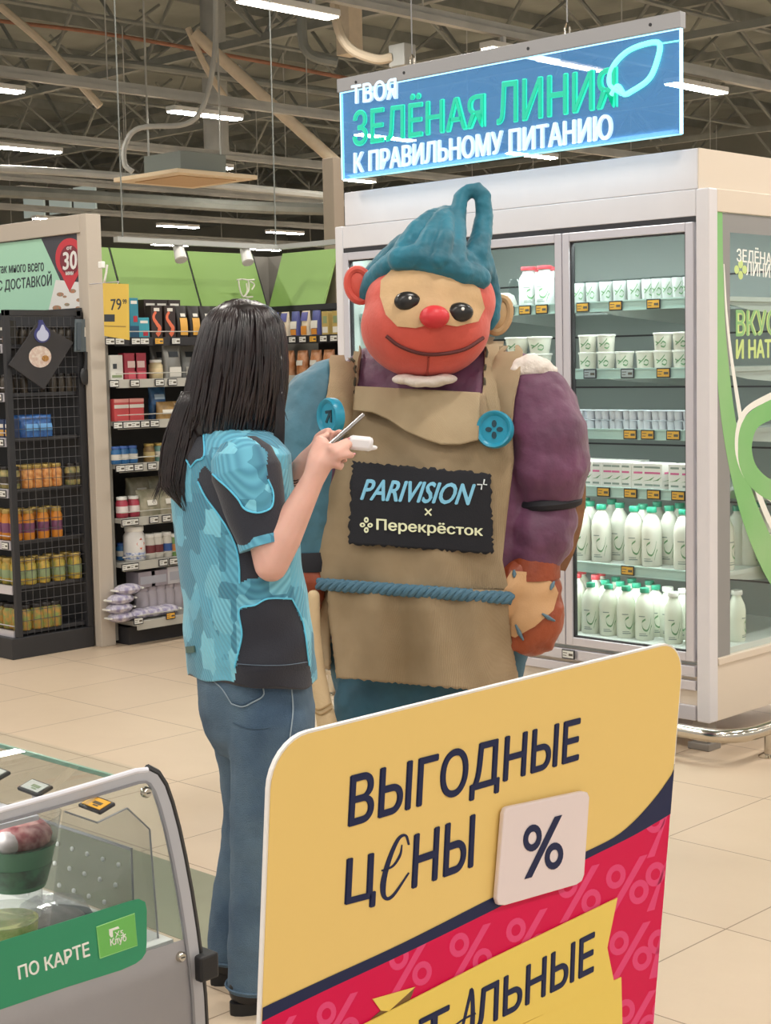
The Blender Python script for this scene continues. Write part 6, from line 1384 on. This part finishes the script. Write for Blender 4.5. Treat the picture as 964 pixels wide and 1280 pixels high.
for (x, y, rx, ry) in ((167, 394, 13, 16), (167, 449, 13, 16), (146, 421, 15, 13), (188, 423, 15, 13)):
    P = [apr(*z8(x + rx * math.cos(2 * PI * k / 14), y + ry * math.sin(2 * PI * k / 14)), POFF + .004) for k in range(14)]
    Q = [apr(*z8(x + .38 * rx * math.cos(2 * PI * k / 14), y + .38 * ry * math.sin(2 * PI * k / 14)), POFF + .004) for k in range(14)]
    mb = MB()
    for k in range(14): mb.prism([P[k], P[(k + 1) % 14], Q[(k + 1) % 14], Q[k]], mn, .0016)
    obj('clover_mark', mb, M_pcream, pa)
# buttons
M_but = mat('button_teal', '#1f8fae', .35); M_hole = mat('button_hole', '#123a48', .6)
def button(u, v, r, nrm, arrow):
    c_ = apr(u, v, .068) if not arrow else drape(sbt, u, v, .0) - EF * .11; z = nrm.normalized(); x = (ma - z * ma.dot(z)).normalized(); y = z.cross(x); prof_ = [(r * .98, -.012), (r, 0), (r, .012), (r * .93, .020), (r * .82, .018), (r * .72, .011), (.001, .011)]
    b_ = obj('button', MB().loft([[c_ + (x * math.cos(a) + y * math.sin(a)) * q + z * h for a in [2 * PI * k / 32 for k in range(32)]] for q, h in prof_]), M_but, co, smooth=True, angle=50)
    if arrow:
        for pts in (((-.3, -.3), (-.12, -.36), (.2, .12), (.08, .22)), ((-.28, .3), (.34, .36), (.3, .2), (-.25, .14)), ((.16, .3), (.34, .34), (.34, -.32), (.18, -.3))): obj('button_mark', MB().prism([c_ + x * a * r + y * b * r + z * .0112 for a, b in pts], z, .002), M_hole, b_)
    else:
        for a, b in ((0, .3), (0, -.3), (.3, 0), (-.3, 0)): obj('button_hole', MB().prism(disc(c_ + x * a * r + y * b * r + z * .0112, x, y, r * (.17 if a else .13), 16, r * (.13 if a else .19)), z, .002), M_hole, b_)
button(416, 519, .056, mn - ma * .75, True); button(619, 537, .057, mn + EZ * .1, False)
# sleeve band, mitt, second mitt
pb = Mp(687, 628, -.13); obj('sleeve_band', MB().tube([pb + ER * 33 * R * math.cos(a) + EF * 33 * R * math.sin(a) + EZ * .006 * math.cos(a) for a in [2 * PI * k / 32 for k in range(33)]], .019, 8), mat('band_black', '#1a1a22', .7), co, smooth=True)
M_mit = mat('mitt_leather', '#9c4a2a', .42, var=.4, vscale=9, col2='#80381f', bump=.3, bscale=40)
mb = MB(); mb.ell(Mp(664, 766, -.16), 41 * R, .085, 54 * R, ER, EF, EZ, nu=24, nv=16); mb.ell(Mp(664, 738, -.16), 38 * R, .08, 34 * R, ER, EF, EZ); mb.caps([Mp(650, 718, -.18), Mp(634, 735, -.2), Mp(628, 758, -.2)], [22 * R, 19 * R, 15 * R]); mb.caps([Mp(668, 700, -.15), Mp(666, 720, -.15)], [29 * R, 32 * R])
for i in range(4): mb.caps([Mp(640 + 14 * i, 790, -.17), Mp(642 + 13 * i, 808 - abs(i - 1.5) * 4, -.18)], [17 * R, 13 * R])
mit = remesh('mitt', mb, M_mit, co, vox=.007, smooth=5, disp=.012, dscale=.05); mt_ = bvh(mit)
def P8(*pts): return [(330 + x / 2.351, 460 + y / 2.351) for x, y in pts]
M_tan = mat('patch_tan', '#c79c70', .7, bump=.1, bscale=200)
drape_patch('palm_patch', mt_, P8((728, 597), (775, 600), (850, 632), (862, 660), (848, 712), (795, 758), (740, 790), (700, 778), (708, 740), (690, 700), (705, 640)), M_tan, mit, off=.001, t=.004)
M_gst_ = mat('stitch_blue', '#55707e', .6)
for a, b in (((737, 596), (735, 618)), ((848, 628), (838, 652)), ((815, 722), (850, 742)), ((742, 752), (764, 798)), ((688, 684), (706, 686)), ((690, 740), (702, 760))):
    P = [drape(mt_, *P8(q)[0], .008) for q in (a, ((a[0] + b[0]) / 2, (a[1] + b[1]) / 2), b)]; P = [p for p in P if p is not None]
    if len(P) > 1: obj('mitt_stitch', MB().tube(P, [.003, .007, .003][:len(P)], 8), M_gst_, mit, smooth=True)
obj('mitt_cuff', MB().loft([[Mp(c_u, v, -.15) + ER * r * R * math.cos(a) + EF * r * R * math.sin(a) for a in [2 * PI * k / 28 for k in range(28)]] for v, c_u, r in ((686, 668, 31), (698, 667, 33), (712, 665, 35), (722, 664, 36))]), M_mit, mit, smooth=True, angle=60)
mb = MB().caps([Mp(388, 700, -.06), Mp(384, 725, -.06), Mp(380, 752, -.06)], [26 * R, 30 * R, 24 * R], 18).caps([Mp(392, 725, -.1), Mp(396, 745, -.1)], [14 * R, 11 * R])
m2_ = remesh('mitt', mb, M_mit, co, vox=.008, smooth=5); obj('mitt_cuff', MB().lathe([(29 * R, -.03), (31 * R, .0), (29 * R, .03)], 24, Mp(388, 700, -.06)), mat('band_black', '#1a1a22'), m2_, smooth=True)
# shoulder padding, sash
mb = MB()
for (u, v, r) in ((652, 463, 13), (664, 455, 15), (676, 458, 13), (683, 463, 9), (668, 464, 13), (656, 455, 10)): mb.ell(Mp(u, v, -.13), r * R, .05, r * R * .85)
remesh('shoulder_padding', mb, mat('padding_white', '#e2d9d0', .9, bump=.6, bscale=60), co, vox=.006, smooth=3, disp=.012, dscale=.03)
mb = MB()
for (u, v, r) in ((506, 474, 8), (524, 477, 9), (542, 477, 9), (556, 474, 8)): mb.ell(Mp(u, v, -.20), r * 1.5 * R, .05, r * R * .8)
remesh('collar_padding', mb, mat('padding_white', '#e2d9d0'), co, vox=.007, smooth=3)
mb = MB().caps([Mp(392, 745, -.16), Mp(391, 790, -.16), Mp(396, 840, -.16), Mp(403, 875, -.17), Mp(409, 905, -.17)], [8 * R, 10 * R, 11 * R, 11 * R, 13 * R])
sash = remesh('canvas_sash', mb, mat('canvas_tan', '#cdb48e', .8, bump=.2, bscale=90), co, vox=.006, smooth=3); st_ = bvh(sash)
drape_line('sash_seam', st_, [(392, 884), (400, 887), (413, 880)], .003, mat('canvas_seam', '#9a8058', .8), sash); drape_line('sash_seam', st_, [(394, 890), (402, 893), (414, 886)], .003, mat('canvas_seam', '#9a8058'), sash)
# head
M_coral = mat('head_coral', '#dc5646', .6, var=.2, vscale=6, bump=.15, bscale=60, sheen=.2); M_hbeige = mat('head_beige', '#cfab7e', .65, var=.2, vscale=6, bump=.15, bscale=60)
mb = MB(); mb.ell(Mp(538, 378, -.10), 80 * R, .19, 60 * R, ER, EF, EZ, nu=32, nv=18); mb.ell(Mp(532, 408, -.12), 79 * R, .20, 64 * R, ER, EF, EZ, nu=32, nv=18)
hd = remesh('costume_head', mb, M_coral, co, vox=.009, smooth=8); ht = bvh(hd)
drape_patch('face_panel', ht, [(478, 352), (492, 338), (515, 329), (545, 333), (575, 345), (598, 362), (604, 385), (596, 402), (570, 408), (545, 404), (520, 410), (498, 408), (484, 394), (477, 372)], M_hbeige, hd, off=.001, t=.006, step=5)
def earo(u, v, rx, ry, m, d, tilt):
    c_ = Mp(u, v, d); X = (ER * math.cos(tilt) + EZ * math.sin(tilt)); Z_ = (EZ * math.cos(tilt) - ER * math.sin(tilt))
    e = obj('costume_ear', MB().ell(c_, rx * R, .035, ry * R, X, EF, Z_, nu=20, nv=12), m, hd, smooth=True); obj('ear_rim', MB().tube([c_ - EF * .022 + X * rx * R * .82 * math.cos(a) + Z_ * ry * R * .82 * math.sin(a) for a in [2 * PI * k / 24 for k in range(25)]], .012, 8), m, e, smooth=True)
earo(449, 357, 17, 24, M_coral, -.05, .2); earo(623, 394, 16, 26, M_hbeige, -.02, -.25)
nz = drape(ht, 543, 398, .0); obj('nose', MB().ell(nz + EZ * .004 - EF * .015, .044, .045, .034, nu=20, nv=12), mat('nose_red', '#cf3038', .45), hd, smooth=True)
for (u, v) in ((510, 378), (574, 391)):
    p = drape(ht, u, v, .006); z = -(p - CAMP).normalized(); x = ER; y = EZ
    e = obj('eye', MB().loft([[p + (x * math.cos(a) * 1.15 + y * math.sin(a) * .85) * q + z * h for a in [2 * PI * k / 24 for k in range(24)]] for q, h in ((.034, -.02), (.034, .004), (.028, .014), (.015, .019), (.001, .020))]), mat('eye_button', '#22201f', .3), hd, smooth=True, angle=70)
    obj('eye_glint', MB().ell(p + z * .016 + EZ * .009 + ER * .008, .006, .006, .006, nu=10, nv=6), M_lid, e, smooth=True)
drape_line('mouth_seam', ht, [(484, 420), (500, 432), (525, 441), (550, 442), (580, 436), (603, 422)], .006, mat('mouth_dark', '#57211f', .7), hd, off=.003)
drape_line('cheek_seam', ht, [(536, 446), (535, 458), (533, 472)], .003, mat('seam_coral', '#9c3a30', .7), hd)
# padded hair
M_th = mat('teal_hair', '#17738a', .6, var=.4, vscale=10, bump=.3, bscale=35, sheen=.2)
mb = MB(); mb.ell(Mp(545, 345, -.03), 74 * R, .19, 36 * R, ER, EF, EZ, nu=28, nv=14)
for ch in (
    ((456, 372, 9, -.06), (466, 352, 13, -.10), (484, 336, 15, -.16), (504, 322, 17, -.2)),
    ((464, 345, 12, -.04), (486, 325, 15, -.08), (506, 308, 16, -.12), (520, 303, 16, -.14)),
    ((500, 324, 15, -.22), (526, 322, 17, -.24), (552, 330, 17, -.25), (578, 342, 16, -.24), (600, 348, 14, -.2)),
    ((505, 310, 13, -.20), (521, 288, 12, -.18), (538, 273, 10, -.14), (552, 266, 8, -.10), (557, 261, 5, -.1)),
    ((526, 318, 12, -.25), (537, 295, 11, -.22), (549, 274, 9, -.17), (557, 263, 7, -.12)),
    ((549, 325, 13, -.27), (556, 300, 11, -.24), (559, 280, 9, -.19), (560, 266, 7, -.14)),
    ((570, 330, 14, -.24), (572, 300, 11, -.18), (572, 270, 11, -.12), (576, 248, 9, -.1), (586, 238, 8, -.1), (597, 237, 9, -.1), (604, 247, 10, -.1), (606, 270, 11, -.1), (602, 295, 13, -.12), (596, 320, 17, -.15)),
    ((596, 318, 18, -.14), (606, 345, 16, -.1), (613, 372, 14, -.08), (615, 395, 11, -.08), (613, 408, 6, -.09)),
    ((580, 330, 18, -.18), (598, 335, 17, -.14), (610, 355, 12, -.06))):
    mb.caps([Mp(u, v, d) for u, v, r, d in ch], [r * R for u, v, r, d in ch], 14)
th_ = remesh('costume_hair', mb, M_th, co, vox=.0055, smooth=1, disp=.008, dscale=.03)
# curved foam prop by the forearm
mb = MB(); arc = spline([(722, 590, 0), (729, 602, 0), (729, 630, 0), (724, 660, 0), (715, 690, 0), (704, 714, 0)], 5); A = [Mp(p.x + 3, p.y, -.02) for p in arc]; B = [Mp(p.x - 8, p.y - 2, -.02) for p in arc]; C2 = [Mp(p.x - 34, p.y - 6, .03) for p in arc]
fp = thing('foam_prop', 'curved tan foam blade carried behind the purple sleeve', 'prop', A[3])
m1 = MB(); m2 = MB()
for i in range(len(A) - 1): m1.prism([A[i], A[i + 1], B[i + 1], B[i]], EF, .035); m2.prism([B[i], B[i + 1], C2[i + 1], C2[i]], EF, .03)
obj('blade_edge', m1, mat('foam_tan', '#a87c58', .7, var=.3, vscale=20), fp, smooth=True, angle=40); obj('blade_core', m2, mat('foam_black', '#1d1c24', .7), fp, smooth=True, angle=40)
